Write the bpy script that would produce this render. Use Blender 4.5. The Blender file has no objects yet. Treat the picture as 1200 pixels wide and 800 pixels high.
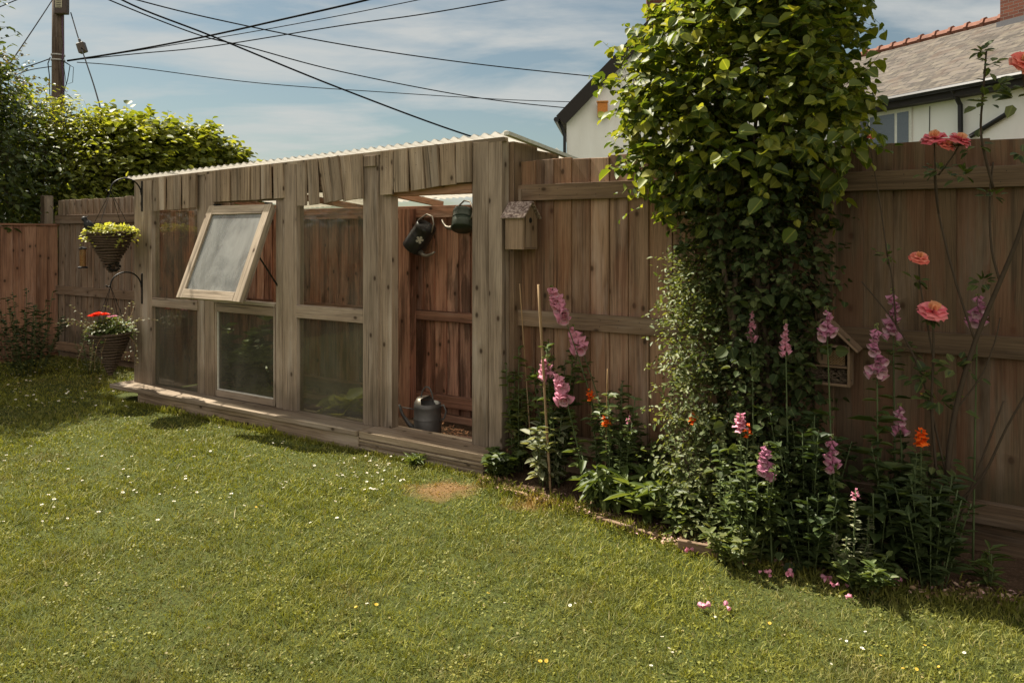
import bpy, bmesh, math, random
import numpy as np
from mathutils import Vector, Matrix, Euler
random.seed(7); rng = np.random.default_rng(7)
S = bpy.context.scene; COL = S.collection
R = math.radians
# ------------------------------------------------------------------ camera, world, sun, exposure
cam_d = bpy.data.cameras.new('camera'); cam = bpy.data.objects.new('camera', cam_d); COL.objects.link(cam)
cam.location = (0, 0, 1.4); cam.rotation_euler = (R(90), 0, 0)
cam_d.sensor_width = 36; cam_d.lens = 27; cam_d.shift_y = -0.104; cam_d.clip_start = .05; cam_d.clip_end = 2000
S.camera = cam
S.view_settings.view_transform = 'Standard'; S.view_settings.look = 'None'; S.view_settings.gamma = 1
S.view_settings.exposure = 1.25
S.render.engine = 'CYCLES'
S.cycles.max_bounces = 8; S.cycles.transparent_max_bounces = 12; S.cycles.diffuse_bounces = 3; S.cycles.glossy_bounces = 3
S.cycles.sample_clamp_indirect = 4; S.cycles.caustics_reflective = False; S.cycles.caustics_refractive = False
ELEV = R(53)
LDIR = Vector((.80*math.cos(ELEV), -.60*math.cos(ELEV), -math.sin(ELEV))).normalized()
SKY_STR = .05
w = bpy.data.worlds.new('World'); S.world = w; w.use_nodes = True
nt = w.node_tree; nt.nodes.clear()
wo = nt.nodes.new('ShaderNodeOutputWorld'); bg = nt.nodes.new('ShaderNodeBackground'); sky = nt.nodes.new('ShaderNodeTexSky')
sky.sky_type = 'NISHITA'; sky.sun_disc = False; sky.sun_elevation = ELEV; sky.sun_rotation = math.atan2(-LDIR.x, -LDIR.y)
sky.dust_density = 1.2; sky.air_density = 1.0; sky.ozone_density = 1.2
bg.inputs[1].default_value = SKY_STR
tc = nt.nodes.new('ShaderNodeTexCoord'); sx = nt.nodes.new('ShaderNodeSeparateXYZ'); nt.links.new(tc.outputs['Generated'], sx.inputs[0])
def wm(op, a, b=None):
    n = nt.nodes.new('ShaderNodeMath'); n.operation = op
    for i, v in enumerate((a, b)):
        if v is None: continue
        if isinstance(v, (int, float)): n.inputs[i].default_value = v
        else: nt.links.new(v, n.inputs[i])
    return n.outputs[0]
den = wm('ADD', wm('MAXIMUM', sx.outputs[2], 0.0), .18)
cx = wm('DIVIDE', sx.outputs[0], den); cy = wm('DIVIDE', sx.outputs[1], den)
cv = nt.nodes.new('ShaderNodeCombineXYZ'); nt.links.new(wm('MULTIPLY', cx, .55), cv.inputs[0]); nt.links.new(cy, cv.inputs[1])
cn = nt.nodes.new('ShaderNodeTexNoise'); cn.inputs['Scale'].default_value = 1.7; cn.inputs['Detail'].default_value = 9
cn.inputs['Roughness'].default_value = .58; cn.inputs['Distortion'].default_value = .35; nt.links.new(cv.outputs[0], cn.inputs['Vector'])
cr = nt.nodes.new('ShaderNodeValToRGB'); cr.color_ramp.elements[0].position = .43; cr.color_ramp.elements[1].position = .60
cr.color_ramp.elements[0].color = (.10, .10, .10, 1); cr.color_ramp.elements[1].color = (.80, .80, .80, 1)
nt.links.new(cn.outputs[0], cr.inputs[0])
mx = nt.nodes.new('ShaderNodeMix'); mx.data_type = 'RGBA'; back = wm('MAXIMUM', wm('MULTIPLY', sx.outputs[1], -1.0), 0.0)      # warm brightening added to the unseen sky behind the camera to fill shaded fronts
fc_ = wm('MINIMUM', wm('ADD', cr.outputs[0], wm('MULTIPLY', back, .8)), 1.0); nt.links.new(fc_, mx.inputs[0])
cc = nt.nodes.new('ShaderNodeMix'); cc.data_type = 'RGBA'; nt.links.new(wm('MINIMUM', wm('MULTIPLY', back, 1.6), 1.0), cc.inputs[0]); cc.inputs[6].default_value = (5.3, 5.35, 5.15, 1); cc.inputs[7].default_value = (10.4, 9.5, 8.3, 1)
nt.links.new(cc.outputs[2], mx.inputs[7])
sm = nt.nodes.new('ShaderNodeMix'); sm.data_type = 'RGBA'; sm.blend_type = 'MULTIPLY'; sm.inputs[0].default_value = 1; nt.links.new(sky.outputs[0], sm.inputs[6]); sm.inputs[7].default_value = (.66, .70, .61, 1); nt.links.new(sm.outputs[2], mx.inputs[6])
nt.links.new(mx.outputs[2], bg.inputs[0]); nt.links.new(bg.outputs[0], wo.inputs[0])
sun_d = bpy.data.lights.new('sun', 'SUN'); sun = bpy.data.objects.new('sun', sun_d); COL.objects.link(sun)
sun_d.energy = 5.0; sun_d.angle = R(.55); sun_d.color = (1, .92, .78); sun.rotation_euler = LDIR.to_track_quat('-Z', 'Y').to_euler()
sun.location = (-5, 5, 10)

# ------------------------------------------------------------------ frame along the greenhouse front: a = to the right, b = away
TH = R(-33); F = 900.0; HOR = 275.0
G0 = (-.05, 4.55)
ca, sa = math.cos(TH), math.sin(TH)
def L(a, b, z=0): return Vector((G0[0] + ca*a - sa*b, G0[1] + sa*a + ca*b, z))
def a_at(px, b):
    q = (px-600)/F; x0 = G0[0] - sa*b; y0 = G0[1] + ca*b
    return -(x0 - q*y0)/(ca - q*sa)
def depth(a, b): return G0[1] + sa*a + ca*b
def z_at(py, a, b): return 1.4 + (HOR-py)*depth(a, b)/F
def at(px, py, b):                         # photo column and row on the plane b -> world point
    a = a_at(px, b); return L(a, b, z_at(py, a, b))
def gnd(px, py):                           # photo column and row on the ground
    Y = 1.4*F/(py-HOR); return Vector(((px-600)/F*Y, Y, 0))
def atY(px, py, Y): return Vector(((px-600)/F*Y, Y, 1.4+(HOR-py)*Y/F))

# ------------------------------------------------------------------ object helpers
def tag(o, label=None, cat=None, group=None, kind=None):
    if label: o['label'] = label
    if cat: o['category'] = cat
    if group: o['group'] = group
    if kind: o['kind'] = kind
    return o
def empty(name, loc=(0, 0, 0), rz=0, label=None, cat=None, group=None):
    o = bpy.data.objects.new(name, None); COL.objects.link(o); o.location = loc; o.rotation_euler = (0, 0, rz)
    o.empty_display_size = .1
    return tag(o, label, cat, group)
class MB:
    def __init__(s): s.v = []; s.f = []; s.uv = []; s.r = []; s.mi = []; s.cur = 0; s.T = None
    def add(s, vs, fs, uvs, rnd=None):
        o = len(s.v)
        if s.T is not None: vs = [s.T @ Vector(v) for v in vs]
        s.v += [tuple(v) for v in vs]
        r = random.random() if rnd is None else rnd
        for f, u in zip(fs, uvs):
            s.f.append([i+o for i in f]); s.uv += list(u); s.r.append(r); s.mi.append(s.cur)
    def box(s, x0, x1, y0, y1, z0, z1, grain=2, jit=0, rnd=None, M=None):
        P = [[(x0, x1)[i], (y0, y1)[j], (z0, z1)[k]] for i in (0, 1) for j in (0, 1) for k in (0, 1)]
        if jit: P = [[c+random.uniform(-jit, jit) for c in p] for p in P]
        F_ = [(0, 1, 3, 2), (4, 6, 7, 5), (0, 4, 5, 1), (2, 3, 7, 6), (0, 2, 6, 4), (1, 5, 7, 3)]
        nax = [0, 0, 1, 1, 2, 2]; ox, oy = random.uniform(0, 50), random.uniform(0, 50)
        uvs = []
        for f, n in zip(F_, nax):
            ax = [i for i in range(3) if i != grain and i != n]
            uu = []
            for i in f:
                p = P[i]
                if n == grain: a_, b_ = [k for k in range(3) if k != n]; uu.append((ox+p[a_]*.2, oy+p[b_]))
                else: uu.append((ox+p[grain], oy+p[ax[0]]+n*.37))
            uvs.append(uu)
        if M is not None: P = [M @ Vector(p) for p in P]
        s.add(P, F_, uvs, rnd); return s
    def tube(s, pts, rad, n=8, cap=True, rnd=None):
        pts = [Vector(p) for p in pts]
        if isinstance(rad, (int, float)): rad = [rad]*len(pts)
        vs = []; fs = []; uvs = []; prev = None; d = 0
        for i, p in enumerate(pts):
            t = (pts[min(i+1, len(pts)-1)]-pts[max(i-1, 0)])
            if t.length < 1e-9: t = Vector((0, 0, 1))
            t.normalize()
            if prev is None:
                prev = t.orthogonal().normalized()
            prev = (prev - t*prev.dot(t)).normalized(); bn = t.cross(prev)
            for k in range(n):
                an = 2*math.pi*k/n; vs.append(p+(prev*math.cos(an)+bn*math.sin(an))*rad[i])
        lens = [0]
        for i in range(1, len(pts)): lens.append(lens[-1]+(pts[i]-pts[i-1]).length)
        for i in range(len(pts)-1):
            for k in range(n):
                k2 = (k+1) % n; c = 2*math.pi*rad[i]/n
                fs.append((i*n+k, i*n+k2, (i+1)*n+k2, (i+1)*n+k))
                uvs.append(((lens[i], k*c), (lens[i], (k+1)*c), (lens[i+1], (k+1)*c), (lens[i+1], k*c)))
        if cap:
            fs.append(tuple(range(n))[::-1]); uvs.append([(0, 0)]*n)
            b_ = (len(pts)-1)*n; fs.append(tuple(b_+k for k in range(n))); uvs.append([(0, 0)]*n)
        s.add(vs, fs, uvs, rnd); return s
    def lathe(s, prof, n=24, M=None, rnd=None, sx_=1, sy_=1):
        vs = []; fs = []; uvs = []
        for (r, z) in prof:
            for k in range(n):
                an = 2*math.pi*k/n; v = Vector((r*math.cos(an)*sx_, r*math.sin(an)*sy_, z)); vs.append(M @ v if M is not None else v)
        for i in range(len(prof)-1):
            for k in range(n):
                k2 = (k+1) % n; fs.append((i*n+k, i*n+k2, (i+1)*n+k2, (i+1)*n+k))
                uvs.append(((k/n, prof[i][1]), ((k+1)/n, prof[i][1]), ((k+1)/n, prof[i+1][1]), (k/n, prof[i+1][1])))
        s.add(vs, fs, uvs, rnd); return s
    def poly(s, pts, rnd=None):
        s.add(pts, [tuple(range(len(pts)))], [[(p[0], p[1]) for p in pts]], rnd); return s
    def prism(s, pts, y0, y1, M=None, grain=2, rnd=None):  # outline in x,z extruded along y
        n = len(pts); vs = [(p[0], y0, p[1]) for p in pts]+[(p[0], y1, p[1]) for p in pts]
        fs = [tuple(range(n)), tuple(range(2*n-1, n-1, -1))]+[(i, n+i, n+(i+1) % n, (i+1) % n) for i in range(n)]
        ox, oy = random.uniform(0, 50), random.uniform(0, 50)
        def U(i):
            v = vs[i]; return (ox+v[2], oy+v[0]+v[1]) if grain == 2 else (ox+v[0], oy+v[2]+v[1])
        uvs = [[U(i) for i in f] for f in fs]
        if M is not None: vs = [M @ Vector(v) for v in vs]
        s.add(vs, fs, uvs, rnd); return s
    def build(s, name, mat, parent=None, smooth=False, bevel=0, **kw):
        me = bpy.data.meshes.new(name); me.from_pydata(s.v, [], s.f)
        uvl = me.uv_layers.new(name='UVMap'); uvl.data.foreach_set('uv', np.array(s.uv, dtype=np.float32).ravel())
        at_ = me.attributes.new('rnd', 'FLOAT', 'FACE'); at_.data.foreach_set('value', np.array(s.r, dtype=np.float32))
        mats = mat if isinstance(mat, (list, tuple)) else [mat]
        for m in mats: me.materials.append(m)
        if len(mats) > 1: me.polygons.foreach_set('material_index', s.mi)
        if smooth: me.polygons.foreach_set('use_smooth', [True]*len(s.f))
        me.update()
        o = bpy.data.objects.new(name, me); COL.objects.link(o)
        if parent is not None: o.parent = parent
        if bevel:
            m = o.modifiers.new('bevel', 'BEVEL'); m.width = bevel; m.segments = 1; m.limit_method = 'ANGLE'
        return tag(o, **kw)
def np_mesh(name, V, faces, rnd, mat, parent=None, uv=None, smooth=False):
    """V (N,3), faces (M,k)"""
    me = bpy.data.meshes.new(name); M_, k = faces.shape
    me.vertices.add(len(V)); me.vertices.foreach_set('co', np.ascontiguousarray(V, dtype=np.float32).ravel())
    me.loops.add(M_*k); me.loops.foreach_set('vertex_index', np.ascontiguousarray(faces, dtype=np.int32).ravel())
    me.polygons.add(M_); me.polygons.foreach_set('loop_start', np.arange(0, M_*k, k, dtype=np.int32))
    me.polygons.foreach_set('loop_total', np.full(M_, k, dtype=np.int32))
    if smooth: me.polygons.foreach_set('use_smooth', np.ones(M_, dtype=bool))
    me.update(calc_edges=True)
    a_ = me.attributes.new('rnd', 'FLOAT', 'FACE'); a_.data.foreach_set('value', rnd.astype(np.float32))
    if uv is not None:
        l = me.uv_layers.new(name='UVMap'); l.data.foreach_set('uv', uv.astype(np.float32).ravel())
    me.materials.append(mat); me.validate()
    o = bpy.data.objects.new(name, me); COL.objects.link(o)
    if parent is not None: o.parent = parent
    return o
def copy_obj(o, parent=None):
    c = o.copy(); COL.objects.link(c); c.parent = parent
    return c
def copy_tree(o, parent=None):
    c = copy_obj(o, parent)
    for ch in [x for x in KIDS.get(o.name, [])]: copy_tree(ch, c)
    return c
KIDS = {}

# ------------------------------------------------------------------ materials
class NB:
    def __init__(s, name):
        s.m = bpy.data.materials.new(name); s.m.use_nodes = True; s.t = s.m.node_tree; s.t.nodes.clear()
        s.out = s.n('ShaderNodeOutputMaterial')
    def n(s, t, **kw):
        x = s.t.nodes.new(t)
        for k, v in kw.items(): setattr(x, k, v)
        return x
    def l(s, a, b): s.t.links.new(a, b)
    def setin(s, sock, v):
        if isinstance(v, bpy.types.NodeSocket): s.l(v, sock)
        elif isinstance(v, (tuple, list)) and len(v) == 3 and sock.type == 'RGBA': sock.default_value = (*v, 1)
        else: sock.default_value = v
    def math(s, op, a, b=0.0, clamp=False):
        x = s.n('ShaderNodeMath', operation=op, use_clamp=clamp); s.setin(x.inputs[0], a); s.setin(x.inputs[1], b); return x.outputs[0]
    def mix(s, f, a, b, mode='MIX'):
        x = s.n('ShaderNodeMix', data_type='RGBA', blend_type=mode); s.setin(x.inputs[0], f); s.setin(x.inputs[6], a); s.setin(x.inputs[7], b); return x.outputs[2]
    def map(s, vec, scale=(1, 1, 1), loc=(0, 0, 0)):
        x = s.n('ShaderNodeMapping'); s.l(vec, x.inputs[0]); x.inputs['Scale'].default_value = scale; x.inputs['Location'].default_value = loc; return x.outputs[0]
    def noise(s, vec, scale=5, det=4, rough=.5, dist=0):
        x = s.n('ShaderNodeTexNoise'); s.l(vec, x.inputs['Vector']); x.inputs['Scale'].default_value = scale
        x.inputs['Detail'].default_value = det; x.inputs['Roughness'].default_value = rough; x.inputs['Distortion'].default_value = dist; return x.outputs[0]
    def ramp(s, fac, *st):
        x = s.n('ShaderNodeValToRGB'); s.l(fac, x.inputs[0]); e = x.color_ramp.elements
        while len(e) < len(st): e.new(.5)
        for i, (p, c) in enumerate(st): e[i].position = p; e[i].color = (*c, 1) if isinstance(c, (tuple, list)) else (c, c, c, 1)
        return x.outputs[0]
    def attr(s, name='rnd'): return s.n('ShaderNodeAttribute', attribute_name=name).outputs['Fac']
    def uv(s): return s.n('ShaderNodeTexCoord').outputs['UV']
    def obj(s): return s.n('ShaderNodeTexCoord').outputs['Object']
    def pos(s): return s.n('ShaderNodeNewGeometry').outputs['Position']
    def bump(s, h, st=.3, d=.005):
        x = s.n('ShaderNodeBump'); s.l(h, x.inputs['Height']); x.inputs['Strength'].default_value = st; x.inputs['Distance'].default_value = d; return x.outputs[0]
    def bsdf(s, col, rough=.8, metal=0, normal=None, spec=.3, **kw):
        x = s.n('ShaderNodeBsdfPrincipled'); s.setin(x.inputs['Base Color'], col); s.setin(x.inputs['Roughness'], rough); s.setin(x.inputs['Metallic'], metal)
        x.inputs['Specular IOR Level'].default_value = spec
        if normal is not None: s.l(normal, x.inputs['Normal'])
        for k, v in kw.items(): s.setin(x.inputs[k], v)
        return x.outputs[0]
    def done(s, sh): s.l(sh, s.out.inputs['Surface']); return s.m
def flat(name, col, rough=.7, metal=0, spec=.3, nz=.12, sc=30):
    b = NB(name); n = b.noise(b.obj(), sc, 5, .6)
    c = b.mix(b.ramp(n, (.3, 0.), (.75, 1.)), tuple(x*(1-nz) for x in col), tuple(min(1, x*(1+nz)) for x in col))
    return b.done(b.bsdf(c, rough, metal, b.bump(n, .15, .002), spec))
def wood(name, base, dark, light, knot=(.05, .028, .015), var=.28, grey=0., stain=None, stain_amt=0., dirt=0.):
    """boards: UV u runs along the grain in metres; rnd is a value per board"""
    b = NB(name); uv = b.uv(); r = b.attr()
    wv = b.noise(b.map(uv, (1.2, 7, 1)), 1, 3, .5)                       # slow wander that bends the grain
    off = b.n('ShaderNodeVectorMath', operation='ADD'); b.l(uv, off.inputs[0])
    cmb = b.n('ShaderNodeCombineXYZ'); b.l(b.math('MULTIPLY', wv, .05), cmb.inputs[1]); b.l(cmb.outputs[0], off.inputs[1])
    g1 = b.noise(b.map(off.outputs[0], (1.6, 75, 1)), 1, 5, .62)
    g2 = b.noise(b.map(off.outputs[0], (5, 260, 1)), 1, 3, .6)
    g3 = b.noise(b.map(uv, (1.3, 5, 1)), 1, 4, .55)
    c = b.mix(b.ramp(g1, (.38, 0.), (.60, 1.)), dark, base)
    c = b.mix(b.ramp(g3, (.38, 0.), (.75, 1.)), c, light)
    c = b.mix(b.math('MULTIPLY', b.ramp(g2, (.35, 1.), (.5, 0.)), .45), c, tuple(x*.45 for x in dark))
    st = b.noise(b.map(uv, (.45, 20, 1), (5, 1, 0)), 1, 3, .55); c = b.mix(b.math('MULTIPLY', b.ramp(st, (.54, 0.), (.68, 1.)), .65), c, tuple(x*.55 for x in dark))
    wn = b.noise(b.map(uv, (.8, 6, 1), (2, 8, 0)), 1, 5, .65); gl_ = sum(light)/3; c = b.mix(b.math('MULTIPLY', b.ramp(wn, (.52, 0.), (.66, 1.)), .55), c, tuple(min(1, (x*.6+gl_*.4)*1.25) for x in light))
    # knots
    vo = b.n('ShaderNodeTexVoronoi', voronoi_dimensions='2D', feature='F1'); b.l(b.map(uv, (5.5, 8.5, 1)), vo.inputs['Vector']); vo.inputs['Scale'].default_value = 1
    sep = b.n('ShaderNodeSeparateColor'); b.l(vo.outputs['Color'], sep.inputs[0])
    on = b.math('GREATER_THAN', sep.outputs[0], .74)
    kd = b.ramp(vo.outputs['Distance'], (.05, 1.), (.12, 0.))
    halo = b.math('MULTIPLY', b.ramp(vo.outputs['Distance'], (.10, .55), (.33, 0.)), on)
    c = b.mix(halo, c, tuple(x*.62 for x in base))
    kk = b.math('MULTIPLY', kd, on); c = b.mix(b.math('MULTIPLY', kk, .9), c, knot)
    if stain is not None:
        sn = b.noise(b.map(uv, (1.1, 9, 1), (7, 3, 0)), 1, 5, .65, .4); c = b.mix(b.math('MULTIPLY', b.ramp(sn, (.49, 0.), (.58, 1.)), stain_amt), c, stain)
    # cracks
    ck = b.noise(b.map(off.outputs[0], (.8, 42, 1), (3, 9, 0)), 1, 2, .4); ck = b.ramp(ck, (.27, 1.), (.31, 0.)); c = b.mix(b.math('MULTIPLY', ck, .7), c, tuple(x*.25 for x in dark))
    hv = b.math('MULTIPLY', b.math('FRACT', b.math('MULTIPLY', r, 7.31)), .24); lum = sum(base)/3
    bwn = b.n('ShaderNodeRGBToBW'); b.l(c, bwn.inputs[0]); gc = b.n('ShaderNodeCombineColor')
    for i_, k_ in enumerate((1.08, 1.0, .88)): b.l(b.math('MULTIPLY', bwn.outputs[0], k_), gc.inputs[i_])
    c = b.mix(hv, c, gc.outputs[0])
    m = b.math('ADD', b.math('MULTIPLY', r, var*2), 1-var)
    vm = b.n('ShaderNodeVectorMath', operation='SCALE'); b.l(c, vm.inputs[0]); b.l(m, vm.inputs['Scale']); c = vm.outputs[0]
    if dirt:
        z = b.n('ShaderNodeSeparateXYZ'); b.l(b.pos(), z.inputs[0])
        dz = b.math('SUBTRACT', z.outputs[2], b.math('MULTIPLY', b.noise(b.map(b.pos(), (4, 4, 1)), 1, 4, .6), .55))
        c = b.mix(b.math('MULTIPLY', b.ramp(dz, (-.1, 1.), (.12, 0.)), dirt), c, (.035, .032, .018))
    h = b.math('SUBTRACT', b.math('ADD', g1, b.math('MULTIPLY', g2, .4)), b.math('MULTIPLY', ck, .8))
    return b.done(b.bsdf(c, .86, 0, b.bump(h, .55, .004), .2))
def leafmat(name, cols, trans=.35, tcol=None, rough=.5, spec=.35, vein=True):
    b = NB(name); r = b.attr(); n = len(cols)
    c = b.ramp(r, *[(i/(n-1), cols[i]) for i in range(n)])
    nn = b.noise(b.pos(), 3.2, 2, .5); c = b.mix(b.math('MULTIPLY', b.ramp(nn, (.35, 1.), (.65, 0.)), .45), c, tuple(x*.7 for x in cols[0]))
    if vein:
        u = b.n('ShaderNodeSeparateXYZ'); b.l(b.uv(), u.inputs[0])
        vx = b.math('ABSOLUTE', u.outputs[0]); c = b.mix(b.math('MULTIPLY', b.ramp(vx, (.01, 1.), (.06, 0.)), .35), c, tuple(min(1, x*1.7) for x in cols[-1]))
    pr = b.bsdf(c, rough, 0, None, spec)
    tr = b.n('ShaderNodeBsdfTranslucent')
    tc_ = b.mix(1.0, c, (1.0, .95, .35) if tcol is None else tcol, 'MULTIPLY')
    vm = b.n('ShaderNodeVectorMath', operation='SCALE'); b.l(tc_, vm.inputs[0]); vm.inputs['Scale'].default_value = 1.6; b.l(vm.outputs[0], tr.inputs[0])
    mx_ = b.n('ShaderNodeMixShader'); mx_.inputs[0].default_value = trans; b.l(pr, mx_.inputs[1]); b.l(tr.outputs[0], mx_.inputs[2])
    return b.done(mx_.outputs[0])
def glassmat(name, tint=(.55, .58, .52), dirt=.25, dcol=(.25, .24, .2), even=.12):
    b = NB(name)
    tr = b.n('ShaderNodeBsdfTransparent'); tr.inputs[0].default_value = (*tint, 1)
    gl = b.n('ShaderNodeBsdfGlossy'); gl.inputs['Roughness'].default_value = .03
    fr = b.n('ShaderNodeLayerWeight'); sch = b.math('ADD', b.math('MULTIPLY', b.math('POWER', fr.outputs['Facing'], 5.0), .9), .045)
    m1 = b.n('ShaderNodeMixShader'); b.l(sch, m1.inputs[0]); b.l(tr.outputs[0], m1.inputs[1]); b.l(gl.outputs[0], m1.inputs[2])
    df = b.n('ShaderNodeBsdfDiffuse'); df.inputs[0].default_value = (*dcol, 1)
    n = b.noise(b.map(b.obj(), (3, 3, 1.2)), 1.6, 7, .65, .4)
    m2 = b.n('ShaderNodeMixShader'); b.l(b.math('MULTIPLY', b.ramp(n, (.38, even), (.66, 1.)), dirt), m2.inputs[0]); b.l(m1.outputs[0], m2.inputs[1]); b.l(df.outputs[0], m2.inputs[2])
    return b.done(m2.outputs[0])
def petal(name, c0, c1, trans=.3):
    b = NB(name); c = b.mix(b.attr(), c0, c1)
    n = b.noise(b.obj(), 90, 3, .6); c = b.mix(b.math('MULTIPLY', n, .3), c, tuple(x*.7 for x in c0))
    pr = b.bsdf(c, .55, 0, None, .25); tr = b.n('ShaderNodeBsdfTranslucent'); b.l(c, tr.inputs[0])
    m_ = b.n('ShaderNodeMixShader'); m_.inputs[0].default_value = trans; b.l(pr, m_.inputs[1]); b.l(tr.outputs[0], m_.inputs[2]); return b.done(m_.outputs[0])

W = {}
W['post'] = wood('weathered_post_wood', (.34, .25, .18), (.165, .12, .084), (.46, .355, .265), var=.12, dirt=.35)
W['fascia'] = wood('fascia_wood', (.35, .25, .165), (.14, .098, .062), (.46, .34, .235), var=.26)
W['light'] = wood('pale_window_wood', (.38, .30, .215), (.19, .145, .10), (.50, .41, .31), var=.10)
W['sill'] = wood('sill_wood', (.38, .28, .19), (.18, .12, .08), (.50, .39, .28), var=.10, dirt=.3)
W['fence'] = wood('fence_wood', (.275, .152, .088), (.105, .056, .034), (.41, .245, .145), var=.32, stain=(.25, .09, .04), stain_amt=.30, dirt=.5)
W['fence_dark_shaded'] = wood('shade_darkened_fence_wood', (.125, .080, .046), (.062, .040, .024), (.17, .112, .066), var=.20, stain=(.16, .06, .03), stain_amt=.35, dirt=.6)  # browner wood of the right panel, with its shade also put into the colour
W['rail_dark_shaded'] = wood('shade_darkened_rail_wood', (.125, .080, .048), (.062, .040, .025), (.165, .11, .066), var=.10)  # rail wood darkened as a whole, the panel's shade is in the colour
W['fence_left'] = wood('corner_fence_wood', (.25, .175, .118), (.12, .08, .055), (.33, .235, .16), var=.15, dirt=.5)
W['red'] = wood('red_stained_wood', (.52, .235, .145), (.24, .10, .06), (.62, .33, .21), var=.34, stain=(.035, .018, .012), stain_amt=.62)
W['redfence'] = wood('side_fence_wood', (.31, .150, .082), (.16, .073, .042), (.38, .20, .11), var=.20, dirt=.4)
W['rail'] = wood('rail_wood', (.21, .135, .084), (.11, .068, .043), (.28, .185, .115), var=.10)
W['bird'] = wood('birdhouse_wood', (.27, .18, .118), (.15, .10, .065), (.33, .23, .155), var=.08)
W['hotel'] = wood('insect_hotel_wood', (.20, .125, .075), (.10, .062, .036), (.27, .18, .11), var=.1)
W['pole'] = wood('pole_wood', (.11, .075, .055), (.05, .034, .026), (.16, .115, .085), var=.05)
M_iron = flat('black_iron', (.015, .014, .013), .5, .6, .5)
M_black = flat('matt_black', (.012, .012, .012), .6)
M_cable = flat('cable_black', (.012, .012, .013), .9, 0, .02)
M_white = flat('white_sealant', (.6, .58, .52), .6)
M_cane = wood('bamboo_cane', (.34, .20, .09), (.20, .12, .05), (.40, .26, .12), var=.1)
M_glass = glassmat('dirty_glass', (.90, .89, .84), .17, (.26, .25, .20))
M_glass_low = glassmat('hazy_lower_glass', (.72, .73, .66), .27, (.215, .20, .165), .35)
M_glass_clean = glassmat('bright_glass', (.62, .63, .60), .42, (.52, .52, .49), .45)
M_win = glassmat('window_glass', (.10, .11, .12), .6, (.12, .13, .15))
def m_roofsheet():
    b = NB('clear_corrugated_sheet'); tr = b.n('ShaderNodeBsdfTransparent'); tr.inputs[0].default_value = (.92, .92, .88, 1)
    tl = b.n('ShaderNodeBsdfTranslucent'); tl.inputs[0].default_value = (.52, .49, .45, 1)
    m1 = b.n('ShaderNodeMixShader'); m1.inputs[0].default_value = .5; b.l(tr.outputs[0], m1.inputs[1]); b.l(tl.outputs[0], m1.inputs[2])
    pr = b.bsdf((.30, .27, .24), .4, 0, None, .6)
    n = b.noise(b.pos(), 5, 5, .6); m2 = b.n('ShaderNodeMixShader'); b.l(b.math('MULTIPLY', n, .30), m2.inputs[0]); b.l(m1.outputs[0], m2.inputs[1]); b.l(pr, m2.inputs[2])
    return b.done(m2.outputs[0])
M_sheet = m_roofsheet()

# ------------------------------------------------------------------ leaf scattering (numpy)
OUT_ROUND = [(0, 0), (-.34, .12), (-.5, .42), (-.34, .76), (0, 1.0), (.34, .76), (.5, .42), (.34, .12)]
OUT_OVAL = [(0, 0), (-.26, .30), (-.22, .68), (0, 1.0), (.22, .68), (.26, .30)]
OUT_NARROW = [(0, 0), (-.11, .35), (-.08, .7), (0, 1.0), (.08, .7), (.11, .35)]
def leaf_template(outline, fold=.18, curl=-.15):
    P = np.array([[x, y, abs(x)*fold*2+curl*y*y] for x, y in outline], float); n = len(P); h = n//2
    left = [0]+list(range(1, h+1)); right = [0, h]+list(range(h+1, n))
    return P, [left, right]
def norm(a): return a/np.maximum(np.linalg.norm(a, axis=-1, keepdims=True), 1e-9)
def leaves(name, C, D, Nn, size, mat, parent=None, outline=OUT_OVAL, fold=.18, curl=-.15, rnd=None, wid=1.0):
    """C base points, D blade direction, Nn rough normal, size lengths"""
    C = np.asarray(C, float); D = norm(np.asarray(D, float)); Nn = np.asarray(Nn, float); N = len(C)
    X = norm(np.cross(D, Nn)); Z = np.cross(X, D); size = np.broadcast_to(np.asarray(size, float), (N,))
    P, fs = leaf_template(outline, fold, curl); k = len(P)
    V = C[:, None, :] + size[:, None, None]*(P[None, :, 0:1]*wid*X[:, None, :]+P[None, :, 1:2]*D[:, None, :]+P[None, :, 2:3]*Z[:, None, :])
    V = V.reshape(-1, 3); base = (np.arange(N)*k)[:, None]
    faces = np.concatenate([(base+np.array(f)[None]) for f in fs], axis=1).reshape(-1, len(fs[0]))
    r = rng.random(N) if rnd is None else np.asarray(rnd); r = np.repeat(r, 2)
    uvt = np.concatenate([P[f][:, :2] for f in fs]); uv = np.tile(uvt, (N, 1))
    return np_mesh(name, V, faces, r, mat, parent, uv)
def rdir(n): return norm(rng.normal(size=(n, 3)))
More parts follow.
